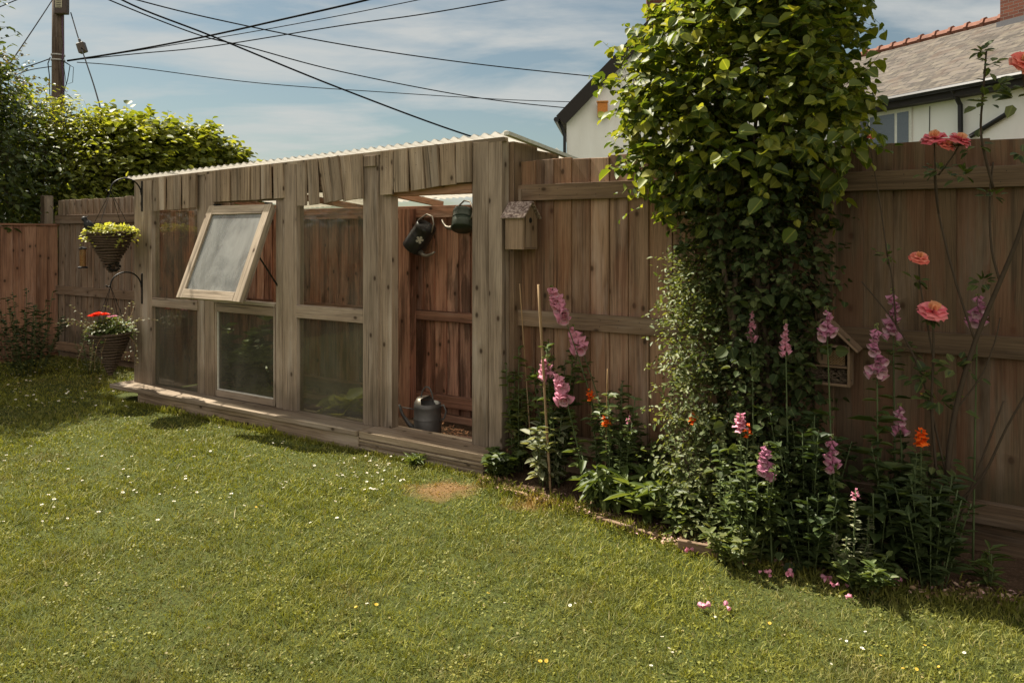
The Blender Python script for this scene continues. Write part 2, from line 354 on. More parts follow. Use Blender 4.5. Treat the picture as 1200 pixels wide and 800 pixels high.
def sprigs(blobs, n_tw, per, step, out_bias=.6, droop=.25, surf=(.55, 1.08), keep=None):
    """twigs growing out of ellipsoids; returns leaf base points, directions, normals, twig polylines"""
    wts = np.array([(b[1][0]*b[1][1]+b[1][1]*b[1][2]+b[1][0]*b[1][2]) for b in blobs]); wts = wts/wts.sum()
    idx = rng.choice(len(blobs), n_tw, p=wts); c = np.array([b[0] for b in blobs], float)[idx]; rr = np.array([b[1] for b in blobs], float)[idx]
    d = rdir(n_tw); rad = rng.uniform(surf[0], surf[1], n_tw)[:, None]; st = c+d*rr*rad
    # drop starts deep inside another blob
    ok = np.ones(n_tw, bool)
    for cb, rb in [(np.array(b[0]), np.array(b[1])) for b in blobs]:
        ok &= ~((((st-cb)/rb)**2).sum(1) < .30)
    if keep is not None: ok &= keep(st)
    st = st[ok]; d = d[ok]; n = len(st)
    g = norm(d*out_bias+rng.normal(size=(n, 3))*.5+np.array([0, 0, .25]))
    pts = [st]; cur = st.copy(); dd = g.copy(); LC = []; LD = []; LN = []
    for i in range(per):
        dd = norm(dd+rng.normal(size=(n, 3))*.18+np.array([0, 0, -droop*.25])); cur = cur+dd*step*rng.uniform(.7, 1.3, (n, 1)); pts.append(cur.copy())
        side = norm(np.cross(dd, np.array([0, 0, 1.0])))*(1 if i % 2 else -1)
        ld = norm(dd*.55+side*.8+rng.normal(size=(n, 3))*.35+np.array([0, 0, -droop]))
        LC.append(cur.copy()); LD.append(ld); LN.append(norm(np.array([0, 0, 1.0])+d*.55+rng.normal(size=(n, 3))*.4))
    return np.concatenate(LC), np.concatenate(LD), np.concatenate(LN), np.stack(pts, 1)
def twig_mesh(name, polys, r, mat, parent):
    """thin three-sided tubes along many polylines"""
    n, m, _ = polys.shape; V = []
    ang = np.array([0, 2.094, 4.188]); t = norm(polys[:, -1]-polys[:, 0]); x = norm(np.cross(t, np.array([.3, .2, 1]))); y = np.cross(t, x)
    ring = (np.cos(ang)[None, :, None]*x[:, None]+np.sin(ang)[None, :, None]*y[:, None])
    taper = np.linspace(1, .4, m)
    V = polys[:, :, None, :]+ring[:, None]*(r*taper)[None, :, None, None]; V = V.reshape(-1, 3)
    f = []
    for i in range(m-1):
        for k in range(3): k2 = (k+1) % 3; f.append([i*3+k, i*3+k2, (i+1)*3+k2, (i+1)*3+k])
    f = np.array(f); faces = ((np.arange(n)*m*3)[:, None, None]+f[None]).reshape(-1, 4)
    return np_mesh(name, V, faces, np.repeat(rng.random(n), len(f)), mat, parent, np.zeros((len(faces)*4, 2)))

M_stem = flat('green_stem', (.07, .095, .035), .7)
M_stem_d = flat('woody_stem', (.055, .038, .024), .85)
M_bark = flat('bark', (.11, .08, .055), .9, nz=.4)

# ------------------------------------------------------------------ THE SETTING: ground, lawn, bed
def m_ground():
    b = NB('lawn_soil'); p = b.pos(); n1 = b.noise(p, 2.2, 6, .6); n2 = b.noise(p, 55, 5, .65)
    c = b.mix(b.ramp(n1, (.35, 0.), (.7, 1.)), (.060, .075, .018), (.085, .10, .026)); c = b.mix(b.ramp(n2, (.4, 0.), (.65, .8)), c, (.03, .035, .012))
    q = gnd(520, 574); vm = b.n('ShaderNodeVectorMath', operation='DISTANCE'); b.l(b.map(p, (1, 1.25, 0)), vm.inputs[0]); vm.inputs[1].default_value = (q.x, q.y*1.25, 0); q2 = gnd(622, 592); vm2 = b.n('ShaderNodeVectorMath', operation='DISTANCE'); b.l(b.map(p, (1, 1.25, 0)), vm2.inputs[0]); vm2.inputs[1].default_value = (q2.x, q2.y*1.25, 0)
    dd = b.math('ADD', b.math('MINIMUM', vm.outputs['Value'], b.math('ADD', vm2.outputs['Value'], .09)), b.math('MULTIPLY', b.noise(p, 9, 5, .7), .5)); c = b.mix(b.ramp(dd, (.32, .9), (.48, 0.)), c, b.mix(n2, (.26, .14, .065), (.10, .07, .03)))
    return b.done(b.bsdf(c, .95, 0, b.bump(n2, .8, .02), .1))
g = MB(); g.poly([(-400, -400, 0), (400, -400, 0), (400, 400, 0), (-400, 400, 0)]); g.build('ground', m_ground(), kind='structure')
BED = [gnd(568, 562), gnd(600, 578), gnd(645, 592), gnd(700, 606), gnd(745, 624), gnd(800, 640), gnd(885, 655), gnd(950, 672), gnd(1040, 690), gnd(1130, 700), gnd(1215, 712), gnd(1330, 735)]
BX = np.array([p.x for p in BED]); BY = np.array([p.y for p in BED])
def m_soil():
    b = NB('bed_soil'); p = b.pos(); n1 = b.noise(p, 9, 6, .7); n2 = b.noise(p, 90, 4, .7)
    c = b.mix(b.ramp(n1, (.3, 0.), (.7, 1.)), (.055, .034, .022), (.15, .095, .06)); c = b.mix(b.ramp(n2, (.5, 0.), (.7, .7)), c, (.24, .16, .11))
    return b.done(b.bsdf(c, .95, 0, b.bump(n2, 1, .02), .1))
fx = [L(-.05, .2), L(4.5, .2)]
g = MB(); g.poly([(p.x, p.y, .008) for p in BED]+[(fx[1].x, fx[1].y, .008), (fx[0].x, fx[0].y, .008)]); g.build('flower_bed_soil', m_soil(), kind='structure')
def in_bed(x, y): return (x > BX[0]) & (y > np.interp(x, BX, BY))
g = MB()
gp = [L(-3.8, .0), L(.0, .0), L(.0, .8), L(-3.8, .8)]; g.poly([(p.x, p.y, .012) for p in gp]); g.build('greenhouse_floor_soil', m_soil(), kind='structure')

def m_grass():
    b = NB('grass_blades'); p = b.pos(); r = b.attr()
    n1 = b.noise(p, 1.1, 4, .55); n2 = b.noise(p, 7, 4, .6)
    c = b.mix(r, (.165, .180, .020), (.345, .335, .055))
    c = b.mix(b.ramp(n1, (.42, 0.), (.70, .75)), c, (.19, .185, .055)); c = b.mix(b.ramp(n2, (.48, 0.), (.70, .6)), c, (.055, .085, .018))
    n3 = b.noise(b.map(p, (1, 1, 1), (4, 9, 0)), 2.3, 3, .5); c = b.mix(b.ramp(n3, (.54, 0.), (.72, .5)), c, (.20, .16, .07))
    dry = b.ramp(r, (.93, 0.), (.97, .8)); c = b.mix(dry, c, (.34, .27, .13)); n4 = b.noise(b.map(p, (1, 1, 1), (1, 5, 0)), 18, 3, .6); c = b.mix(b.ramp(n4, (.50, 0.), (.66, .55)), c, (.05, .075, .014))
    # the bare orange patch of dead grass by the door
    q = gnd(520, 574); vm = b.n('ShaderNodeVectorMath', operation='DISTANCE'); b.l(b.map(p, (1, 1.25, 0)), vm.inputs[0]); vm.inputs[1].default_value = (q.x, q.y*1.25, 0); q2 = gnd(622, 592); vm2 = b.n('ShaderNodeVectorMath', operation='DISTANCE'); b.l(b.map(p, (1, 1.25, 0)), vm2.inputs[0]); vm2.inputs[1].default_value = (q2.x, q2.y*1.25, 0)
    dd = b.math('ADD', b.math('MINIMUM', vm.outputs['Value'], b.math('ADD', vm2.outputs['Value'], .09)), b.math('MULTIPLY', b.noise(p, 9, 5, .7), .5)); c = b.mix(b.ramp(dd, (.34, .75), (.48, 0.)), c, (.38, .22, .09))
    pr = b.bsdf(c, .55, 0, None, .25); tr = b.n('ShaderNodeBsdfTranslucent'); b.l(b.mix(1., c, (1, 1, .4), 'MULTIPLY'), tr.inputs[0])
    m_ = b.n('ShaderNodeMixShader'); m_.inputs[0].default_value = .3; b.l(pr, m_.inputs[1]); b.l(tr.outputs[0], m_.inputs[2]); return b.done(m_.outputs[0])
M_grass = m_grass()
def lawn_points(n, y0, y1, power):
    """density falls off with distance"""
    Y = y0*(y1/y0)**(rng.random(n)**power); X = rng.uniform(-1, 1, n)*(Y*.72+.5)
    a = ca*(X-G0[0])+sa*(Y-G0[1]); bb = -sa*(X-G0[0])+ca*(Y-G0[1])
    inside = (bb > -.16) & (a > -4.05); far = (bb > .78); lf = a < -7.05
    ok = ~(inside | far | lf | in_bed(X, Y)); return X[ok], Y[ok]
def tuft_noise(X, Y): return .5+.15*np.sin(X*5.1+np.sin(Y*3.7)*1.3)+.15*np.sin(Y*6.3+np.sin(X*4.9)*1.7)+.12*np.sin(X*31+np.sin(Y*23)*2.1+Y*9)+.12*np.sin(Y*37+np.sin(X*29)*1.9-X*11)
def grass():
    X, Y = lawn_points(520000, 1.9, 8.8, .92); n = len(X)
    t = tuft_noise(X, Y); q_ = gnd(520, 574); dd_ = np.hypot(X-q_.x, (Y-q_.y)*1.25)+.05*np.sin(X*40)+.04*np.sin(Y*47+X*13); keep = (rng.random(n) < (.55+.45*t)) & (rng.random(n) < np.clip((dd_-.02)/.30, .25, 1)); X, Y, t = X[keep], Y[keep], t[keep]; n = len(X)
    h = rng.gamma(6, .0031, n)*(.45+.9*t)*np.clip(1.15-.02*Y, .8, 1); wd = (.0009+.0006*rng.random(n))*(1+np.maximum(Y-2.4, 0)*.45)
    an = rng.uniform(0, 2*np.pi, n); lean = rng.normal(0, .75, (n, 2))*h[:, None]
    bx = np.cos(an)*wd; by = np.sin(an)*wd
    B = np.stack([X, Y, np.full(n, -.003)], 1)
    v0 = B+np.stack([-bx, -by, 0*bx], 1); v1 = B+np.stack([bx, by, 0*bx], 1)
    mid = B+np.stack([lean[:, 0]*.35, lean[:, 1]*.35, h*.65], 1); v2 = mid+np.stack([bx, by, 0*bx], 1)*.8; v3 = mid-np.stack([bx, by, 0*bx], 1)*.8
    v4 = B+np.stack([lean[:, 0], lean[:, 1], h], 1)
    V = np.stack([v0, v1, v2, v3, v4, v4], 1).reshape(-1, 3); base = (np.arange(n)*6)[:, None]
    faces = np.concatenate([base+np.array([[0, 1, 2, 3]]), base+np.array([[3, 2, 4, 5]])], 1).reshape(-1, 4)
    # last quad degenerate: use a tiny tip instead
    V[5::6] += np.array([.0003, 0, 0])
    o = np_mesh('lawn_grass', V, faces, np.repeat(rng.random(n), 2), M_grass); tag(o, 'short mown green grass of the lawn', 'grass', kind='stuff')
grass()
def clover():
    X, Y = lawn_points(60000, 1.9, 8.5, .95); t = tuft_noise(X*1.7+3, Y*1.7); k = t > .5; X, Y = X[k], Y[k]; n = len(X)
    C = np.stack([X, Y, rng.uniform(.002, .016, n)], 1); D = rdir(n); D[:, 2] *= .25
    o = leaves('clover_leaves', C, D, np.array([[0, 0, 1.]])+rng.normal(size=(n, 3))*.5, rng.uniform(.004, .009, n)*(1+.1*Y), M_grass, outline=OUT_ROUND, fold=.1)
    tag(o, 'tiny round clover and moss leaves low in the lawn', 'clover', kind='stuff')
clover()

def edge_grass():
    P = []
    for k in range(2600):
        a = random.uniform(-3.95, -.02); P.append(tuple(L(a, -.17-abs(random.gauss(0, .02)))))
    for k in range(5200):
        i = random.randrange(len(BED)-1); t = random.random(); p = BED[i].lerp(BED[i+1], t); d = random.gauss(0, .035); P.append((p.x+d, p.y+d*1.2, 0))
    for k in range(1500):
        a = random.uniform(-7, -4); P.append(tuple(L(a, .74-abs(random.gauss(0, .03)))))
    P = np.array(P); n = len(P); P[:, 2] = -.002; D = np.stack([rng.normal(0, .5, n), rng.normal(0, .5, n), np.ones(n)], 1)
    k = tuft_noise(P[:, 0]*1.3, P[:, 1]*2); o = leaves('edge_grass', P, D, rdir(n), rng.uniform(.02, .055, n)*(.4+k), M_grass, outline=OUT_NARROW, wid=.45, curl=-.4); tag(o, 'longer untrimmed grass along the sill and the bed edge', 'grass', kind='stuff')
edge_grass()
# ------------------------------------------------------------------ fences
def feather_boards(m, a0, a1, b, z0, z1, wd=.125, th=.014, ztop=None, mat=None, rag=.008, lean=.010):
    a = a0
    while a < a1-.02:
        w_ = min(wd*random.uniform(.94, 1.06), a1-a); y = random.uniform(-.002, .002)
        zt = (ztop(a) if ztop else z1)+random.uniform(-rag, rag); t = random.uniform(-.003, .003)
        pr = lean
        # wedge section: left edge thin and behind, right edge thick and proud
        P = [(a-.012, b+y, z0), (a+w_, b+y-pr-.004, z0), (a+w_, b+y+th, z0), (a-.012, b+y+.006, z0)]
        Q = [(p[0]+t, p[1], zt+random.uniform(-.003, .003)) for p in P]
        vs = P+Q; fs = [(3, 2, 1, 0), (4, 5, 6, 7), (0, 1, 5, 4), (1, 2, 6, 5), (2, 3, 7, 6), (3, 0, 4, 7)]
        ox, oy = random.uniform(0, 50), random.uniform(0, 50)
        m.add(vs, fs, [[(ox+vs[i][2], oy+vs[i][0]+vs[i][1]) for i in f] for f in fs]); a += w_
def fence(label, b, a0, a1, top, rails, posts, mb, mr, name='wooden_fence', gravel=True, rz=TH, org=None, wd=.125, bot=.10, cap=False, rail_h=.095, proud=.045, post_t=.03, post_top=.02):
    root = empty(name, L(a0, b) if org is None else org, rz, label, 'fence')
    ln = a1-a0; m = MB(); feather_boards(m, 0, ln, 0, bot, top, wd); m.build('board_panel', mb, root, bevel=.0015)
    for i, zc in enumerate(rails):
        m = MB(); m.box(.0 + .004*i, ln, -proud, -.012, zc-rail_h/2, zc+rail_h/2, 0, .003); m.cur = 1
        for x in np.arange(.06, ln-.03, wd):
            for dz in (-.02, .022): xx = x+random.uniform(-.015, .015); zz = zc+dz+random.uniform(-.006, .006); m.box(xx-.0022, xx+.0022, -proud-.0015, -proud+.003, zz-.0022, zz+.0022, 2)
        m.build('rail', [mr, M_black], root, bevel=.0015)
    for p in posts:
        m = MB(); m.box(p-a0-.045, p-a0+.045, -post_t-.02, .05, -.05, top+post_top, 2, .002); m.build('post', mb, root, bevel=.004)
    if gravel:
        m = MB(); m.box(0, ln, .008, .035, -.02, bot+.005, 0); m.build('gravel_board', mr, root)
    if cap:
        m = MB(); m.box(0, ln, -.03, .03, top+.004, top+.026, 0); m.build('cap_rail', mr, root, bevel=.003)
    return root
BF = .17
aP = a_at(968, BF)
fence('weathered wooden fence panel behind the pink foxgloves, between greenhouse and climbing shrub', BF, a_at(608, BF), aP-.04, 1.845, [1.654, .90, .185], [], W['fence'], W['rail'])
fence('shaded dark wooden fence panel behind the roses, right of the climbing shrub', BF, aP+.04, 4.6, 1.82, [1.652, .915, .19], [aP], W['fence_dark_shaded'], W['rail_dark_shaded'], bot=.12)
BB = .80
aC = a_at(69, BB)
fence('tall weathered fence behind the hanging baskets, left of the greenhouse', BB, aC, -3.55, 1.80, [1.575, .77, .13], [a_at(54, BB)+.02], W['fence_left'], W['rail'], bot=.06, post_top=.06)
sf = fence('low reddish side fence in the left corner of the garden', 0, 0, 12.0, 1.50, [], [], W['redfence'], W['redfence'], rz=TH+R(90), org=L(aC, BB-12.0), wd=.12, bot=.05, cap=True)

# ------------------------------------------------------------------ greenhouse
def eave(a): return 1.985+.0273*a
gh = empty('greenhouse', L(-1.9, 0), TH, 'home made timber lean-to greenhouse with clear corrugated roof and open doorway', 'greenhouse')
OFF = -1.9
def gx(px, b=0): return a_at(px, b)-OFF
def GA(a): return a-OFF
def gpart(m, name, mat, **kw): return m.build(name, mat, gh, **kw)
SILLZ = .13
def post(px0, px1, b0, b1, ztop=None, z0=SILLZ-.005, mat='post'):
    x0, x1 = gx(px0, b0), gx(px1, b0); zt = eave((x0+x1)/2+OFF)-.02 if ztop is None else ztop
    m = MB(); m.box(x0, x1, b0, b1, z0, zt, 2, .002); return gpart(m, 'post', W[mat], bevel=.004)
post(157, 177.5, 0, .075); post(240, 251, 0, .07); post(231, 239.5, .012, .07)
post(331, 347, 0, .075); post(323, 330.5, .014, .07)
post(425, 443, 0, .075); post(443.5, 459, .022, .09)
post(553, 572, -.005, .08); post(572.5, 588, .002, .08)
# little tie block on second post from the door
m = MB(); m.box(gx(428), gx(441), -.016, -.001, eave(a_at(435, 0))-.10, eave(a_at(435, 0))-.03, 2); gpart(m, 'tie_block', W['post'], bevel=.002)
# fascia boards: short vertical boards under the eave
def fascia(px0, px1, zb0, zb1, n, tilts, b=-.02):
    x0, x1 = gx(px0, b), gx(px1, b); w_ = (x1-x0)/n
    m = MB(); m2 = MB()
    for i in range(n):
        t = (i+.5)/n; xa = x0+i*w_; zt = eave(xa+w_/2+OFF)-.012; zb = zb0+(zb1-zb0)*t+random.uniform(-.004, .004)
        tl = tilts[i % len(tilts)]*.9; bb = b+random.uniform(-.006, .006)-(.008 if i % 2 else 0); s_ = random.uniform(-.008, .008)
        g_ = .0042
        an = math.atan2(tl, zt-zb); MR = Matrix.Translation((xa+w_/2, bb, zt)) @ Matrix.Rotation(-an, 4, 'Y') @ Matrix.Rotation(R(random.uniform(-7, -2.5)), 4, 'Z')
        m.box(-w_/2+g_, w_/2-g_, 0, .017, zb-zt, 0, 2, .0012, None, MR)
        m.cur = 1
        for zz in (-.035, -.11): m.box(-.002, .002, -.0015, +.002, zz-.002, zz+.002, 2, 0, None, MR)
        m.cur = 0
    return gpart(m, 'fascia', [W['fascia'], M_black], bevel=.001)
m = MB(); xa, xb = GA(-3.82), GA(-.01); zt_ = (eave(-3.82)-.03, eave(-.01)-.03)
vs = [(xa, -.001, 1.69), (xb, -.001, 1.78), (xb, -.001, zt_[1]), (xa, -.001, zt_[0]), (xa, .0295, 1.69), (xb, .0295, 1.78), (xb, .0295, zt_[1]), (xa, .0295, zt_[0])]
for (p0, p1) in ((178, 231), (251, 323), (347.5, 424.5), (459.5, 552.5)):
    x0_, x1_ = gx(p0), gx(p1); m.prism([(x0_, 1.70), (x1_, 1.715), (x1_, eave(x1_+OFF)-.032), (x0_, eave(x0_+OFF)-.032)], .001, .028, None, 0)
gpart(m, 'fascia_shadow_backing', W['fence_dark_shaded'])  # dark board added behind the gaps so the seams look like shadow lines
fascia(178, 231, 1.60, 1.615, 6, [.0, .003, -.003])
fascia(248, 331, 1.655, 1.665, 7, [0, .003, .006, -.004])
fascia(347, 425, 1.60, 1.648, 6, [.004, .022, .062, .055, .03, .012])
fascia(444, 553, 1.655, 1.725, 6, [.0, .004, .022, .026, .010, .003])
# lintel board over each bay, behind the fascia
for (p0, p1, za, zb) in ((459, 553, 1.655, 1.72), (347, 425, 1.70, 1.76), (251, 323, 1.655, 1.72), (178, 231, 1.64, 1.72)):
    m = MB(); m.box(gx(p0, .03), gx(p1, .03), .03, .075, za, zb, 0, .002); gpart(m, 'lintel', W['red'] if p0 == 459 else W['post'], bevel=.003)
def rail(p0, p1, y0, y1, b0=.002, b1=.06, mat='post'):
    xa, xb = gx(p0, b0), gx(p1, b0); zc = [z_at(y, (xa+xb)/2+OFF, b0) for y in (y0, y1)]
    m = MB(); m.box(xa, xb, b0, b1, zc[1], zc[0], 0, .002); return gpart(m, 'rail', W[mat], bevel=.003)
rail(178, 231, 350.5, 361); rail(347, 425, 360, 375)
# glass panes (each one with its white sealant edge)
def pane(p0, p1, z0, z1, b=.035, seal=True, mat=None):
    m = MB(); m.box(gx(p0, b), gx(p1, b), b, b+.005, z0, z1, 2); o = gpart(m, 'glass_pane', mat or M_glass)
    if seal:
        m = MB(); x = gx(p0, b-.01); m.box(x+.002, x+.010, b-.014, b-.001, z0, z1, 2); s_ = m.build('seal', M_white, o)
    return o
pane(178, 231, z_at(350.5, a_at(200, 0), 0), 1.66); pane(178, 231, SILLZ, z_at(361, a_at(200, 0), 0), mat=M_glass_low)
pane(347, 425, z_at(360, a_at(386, 0), 0), 1.70); pane(347, 425, SILLZ, z_at(375, a_at(386, 0), 0), mat=M_glass_low)
# lower window of the second bay with a pale frame
def frame_window():
    xa, xb = gx(251, .01), gx(322.5, .01); am = (xa+xb)/2+OFF; zt = z_at(357, am, 0); zb = SILLZ+.004; fr = MB(); w_ = .045
    fr.box(xa+.002, xa+.028, .008, .05, zb, zt, 2, .001); fr.box(xb-.022, xb-.002, .008, .05, zb, zt, 2, .001)
    fr.box(xa+.028, xb-.022, .010, .052, zt-.07, zt-.004, 0, .001); fr.box(xa+.028, xb-.022, .006, .056, zb, zb+.05, 0, .001)
    o = gpart(fr, 'window_frame', W['post'], bevel=.003)
    m = MB(); m.box(xa+.028, xb-.022, .03, .035, zb+.05, zt-.07, 2); m.build('pane', M_glass_low, o)
    m = MB(); m.box(xa+.028, xa+.036, .016, .0295, zb+.05, zt-.07, 2); m.box(xa+.04, xb-.03, .018, .0295, zb+.05, zb+.058, 0); m.build('seal', M_white, o)
    m = MB(); m.box(xa, xb, -.002, .07, zt+.002, zt+.028, 0, .001); gpart(m, 'window_ledge', W['light'], bevel=.002)
frame_window()
# the awning window propped open
def awning():
    b0 = -.045; x0, x1 = gx(245, b0), gx(319, b0); zt = z_at(240, a_at(282, 0), b0); ang = math.atan2(.285, .70); H = .752; wd = x1-x0
    T = Matrix.Translation((x0, b0, zt)) @ Matrix.Rotation(-ang, 4, 'X')   # local: x along, -z down the leaf, -y outward
    f = MB(); f.T = T
    f.box(0, .072, -.004, .030, -H, 0, 2, .001); f.box(wd-.075, wd, -.004, .030, -H, 0, 2, .001)
    f.box(.072, wd-.075, -.002, .028, -.075, -.002, 0, .001); f.box(.072, wd-.075, -.006, .028, -H+.002, -H+.07, 0, .001)
    o = gpart(f, 'awning_window', W['light'], bevel=.003)
    g_ = MB(); g_.T = T
    g_.box(.02, .062, .031, .062, -H+.02, -.01, 2, .001); g_.box(wd-.062, wd-.018, .031, .062, -H+.02, -.01, 2, .001); g_.box(.062, wd-.062, .031, .058, -H+.02, -H+.06, 0); g_.box(.062, wd-.062, .031, .058, -.06, -.012, 0)
    g_.build('inner_frame', W['post'], o, bevel=.002)
    g_ = MB(); g_.T = T; g_.box(.074, wd-.077, .010, .015, -H+.071, -.076, 2); g_.build('pane', M_glass_clean, o)
    g_ = MB(); e = T @ Vector((wd-.03, .06, -H*.52)); g_.tube([e, (x1-.015, .03, zt-.62)], .006, 6); g_.build('stay', M_iron, o)
    for xx in (.06, wd-.08):
        g_ = MB(); g_.box(x0+xx, x0+xx+.03, b0-.004, -.0, zt+.0, zt+.012, 0); g_.build('hinge', M_iron, o)
awning()
# side wall at the right end, and the low left end wall
m = MB()
for k in range(3):
    m.box(GA(.0)-.03+.002*k, GA(.0)+.02, .083+k*.275, .083+(k+1)*.275-.004, .02, eave(0)-.025-.028*k, 2, .001)
gpart(m, 'side_wall', W['rail'], bevel=.002)
m = MB()
for k in range(5): m.box(GA(-3.835)+.003, GA(-3.835)+.02, .08+k*.145, .08+(k+1)*.145-.003, .02, 1.62, 2, .001)
gpart(m, 'side_wall', W['red'], bevel=.002)
# rafters and back wall
for a in (-3.78, -2.9, -1.95, -1.0, -.06):
    m = MB(); M_ = Matrix.Translation((GA(a), .0, eave(a)-.03)) @ Matrix.Rotation(R(-5.7), 4, 'X'); m.box(-.02, .02, .08, 1.9, -.055, 0, 1, 0, None, M_); gpart(m, 'rafter', W['red'])
m = MB(); feather_boards(m, GA(-3.8), GA(-.03), .80, -.02, 1.585, .115, .014, rag=.012); gpart(m, 'back_wall', W['red'], bevel=.0015)
for zc, h in ((1.575, .09), (.79, .07), (.16, .085), (.0, .12)):
    m = MB(); m.box(GA(-3.78), GA(-.05), .735, .785, zc-h/2, zc+h/2, 0, .002); gpart(m, 'rail', W['red'], bevel=.003)
for px in (478, 330, 250):
    a = a_at(px, .70); m = MB(); m.box(GA(a)-.055, GA(a)+.055,   .655, .733, 0, 1.60, 2, .002); gpart(m, 'inner_post', W['red'], bevel=.003)
# clear corrugated roof: fine waves run front to back
def roof():
    n = 3.97/.076; a0 = -3.90; per = 8; tot = int(n*per); NY = 10; V = []
    for i in range(tot+1):
        a = a0+i*(.076/per); h = .009*math.cos(2*math.pi*i/per)
        for j in range(NY+1):
            b = -.055+j*2.0/NY; V.append((GA(a), b, eave(a)+.012+h-.10*(b+.055)))
    f = [[i*(NY+1)+j, (i+1)*(NY+1)+j, (i+1)*(NY+1)+j+1, i*(NY+1)+j+1] for i in range(tot) for j in range(NY)]
    V = np.array(V); V2 = V.copy(); V2[:, 2] += .0025; f = np.array(f); n0 = len(V)
    rim = [[i*(NY+1), n0+i*(NY+1), n0+(i+1)*(NY+1), (i+1)*(NY+1)] for i in range(tot)]+[[tot*(NY+1)+j, n0+tot*(NY+1)+j, n0+tot*(NY+1)+j+1, tot*(NY+1)+j+1] for j in range(NY)]
    A = np.concatenate([f[:, ::-1], f+n0, np.array(rim)]); o = np_mesh('roof', np.concatenate([V, V2]), A, rng.random(len(A)), M_sheet, gh, np.zeros((len(A)*4, 2)), smooth=True)
roof()
m = MB(); m.prism([(0, 0), (.035, 0), (.035, .022), (0, .022)], 0, 1.9, Matrix.Translation((GA(.035), -.05, eave(.04)-.004)) @ Matrix.Rotation(R(-5.7), 4, 'X')); gpart(m, 'roof_trim', M_white)
m = MB()
m.box(GA(-3.83), GA(.0), .0, .03, 0, .03, 0, 0, None, Matrix.Translation((0, -.0, 0)))
# eave batten under sheet front
m = MB(); xa, xb = GA(-3.83), GA(0)
vs = [(xa, .0, eave(-3.83)-.028), (xb, .0, eave(0)-.028), (xb, .05, eave(0)-.028), (xa, .05, eave(-3.83)-.028), (xa, .0, eave(-3.83)-.004), (xb, .0, eave(0)-.004), (xb, .05, eave(0)-.004), (xa, .05, eave(-3.83)-.004)]
m.add(vs, [(0, 3, 2, 1), (4, 5, 6, 7), (0, 1, 5, 4), (1, 2, 6, 5), (2, 3, 7, 6), (3, 0, 4, 7)], [[(vs[i][0], vs[i][1]+vs[i][2]) for i in f] for f in [(0, 3, 2, 1), (4, 5, 6, 7), (0, 1, 5, 4), (1, 2, 6, 5), (2, 3, 7, 6), (3, 0, 4, 7)]]); gpart(m, 'eave_batten', W['post'])
# sill sleepers
aJ = a_at(421, -.14)
m = MB(); m.box(GA(-3.93), GA(aJ)-.004, -.165, .10, .095, SILLZ, 0, .002); m.box(GA(-3.55), GA(aJ)-.006, -.14, .08, -.03, .094, 0, .002); gpart(m, 'sill', W['sill'], bevel=.005)
m = MB(); m.box(GA(aJ)+.004, GA(-.04), -.150, .10, .085, SILLZ-.004, 0, .002)
for k in range(5): m.box(GA(aJ)+.006, GA(-.045), -.150+.003*(k % 2), -.10, .085-.024*(k+1), .085-.024*k-.009, 0, .001)
m.box(GA(aJ)+.006, GA(-.045), -.138, .08, -.03, .084, 0, .001)
gpart(m, 'sill', W['sill'], bevel=.002)

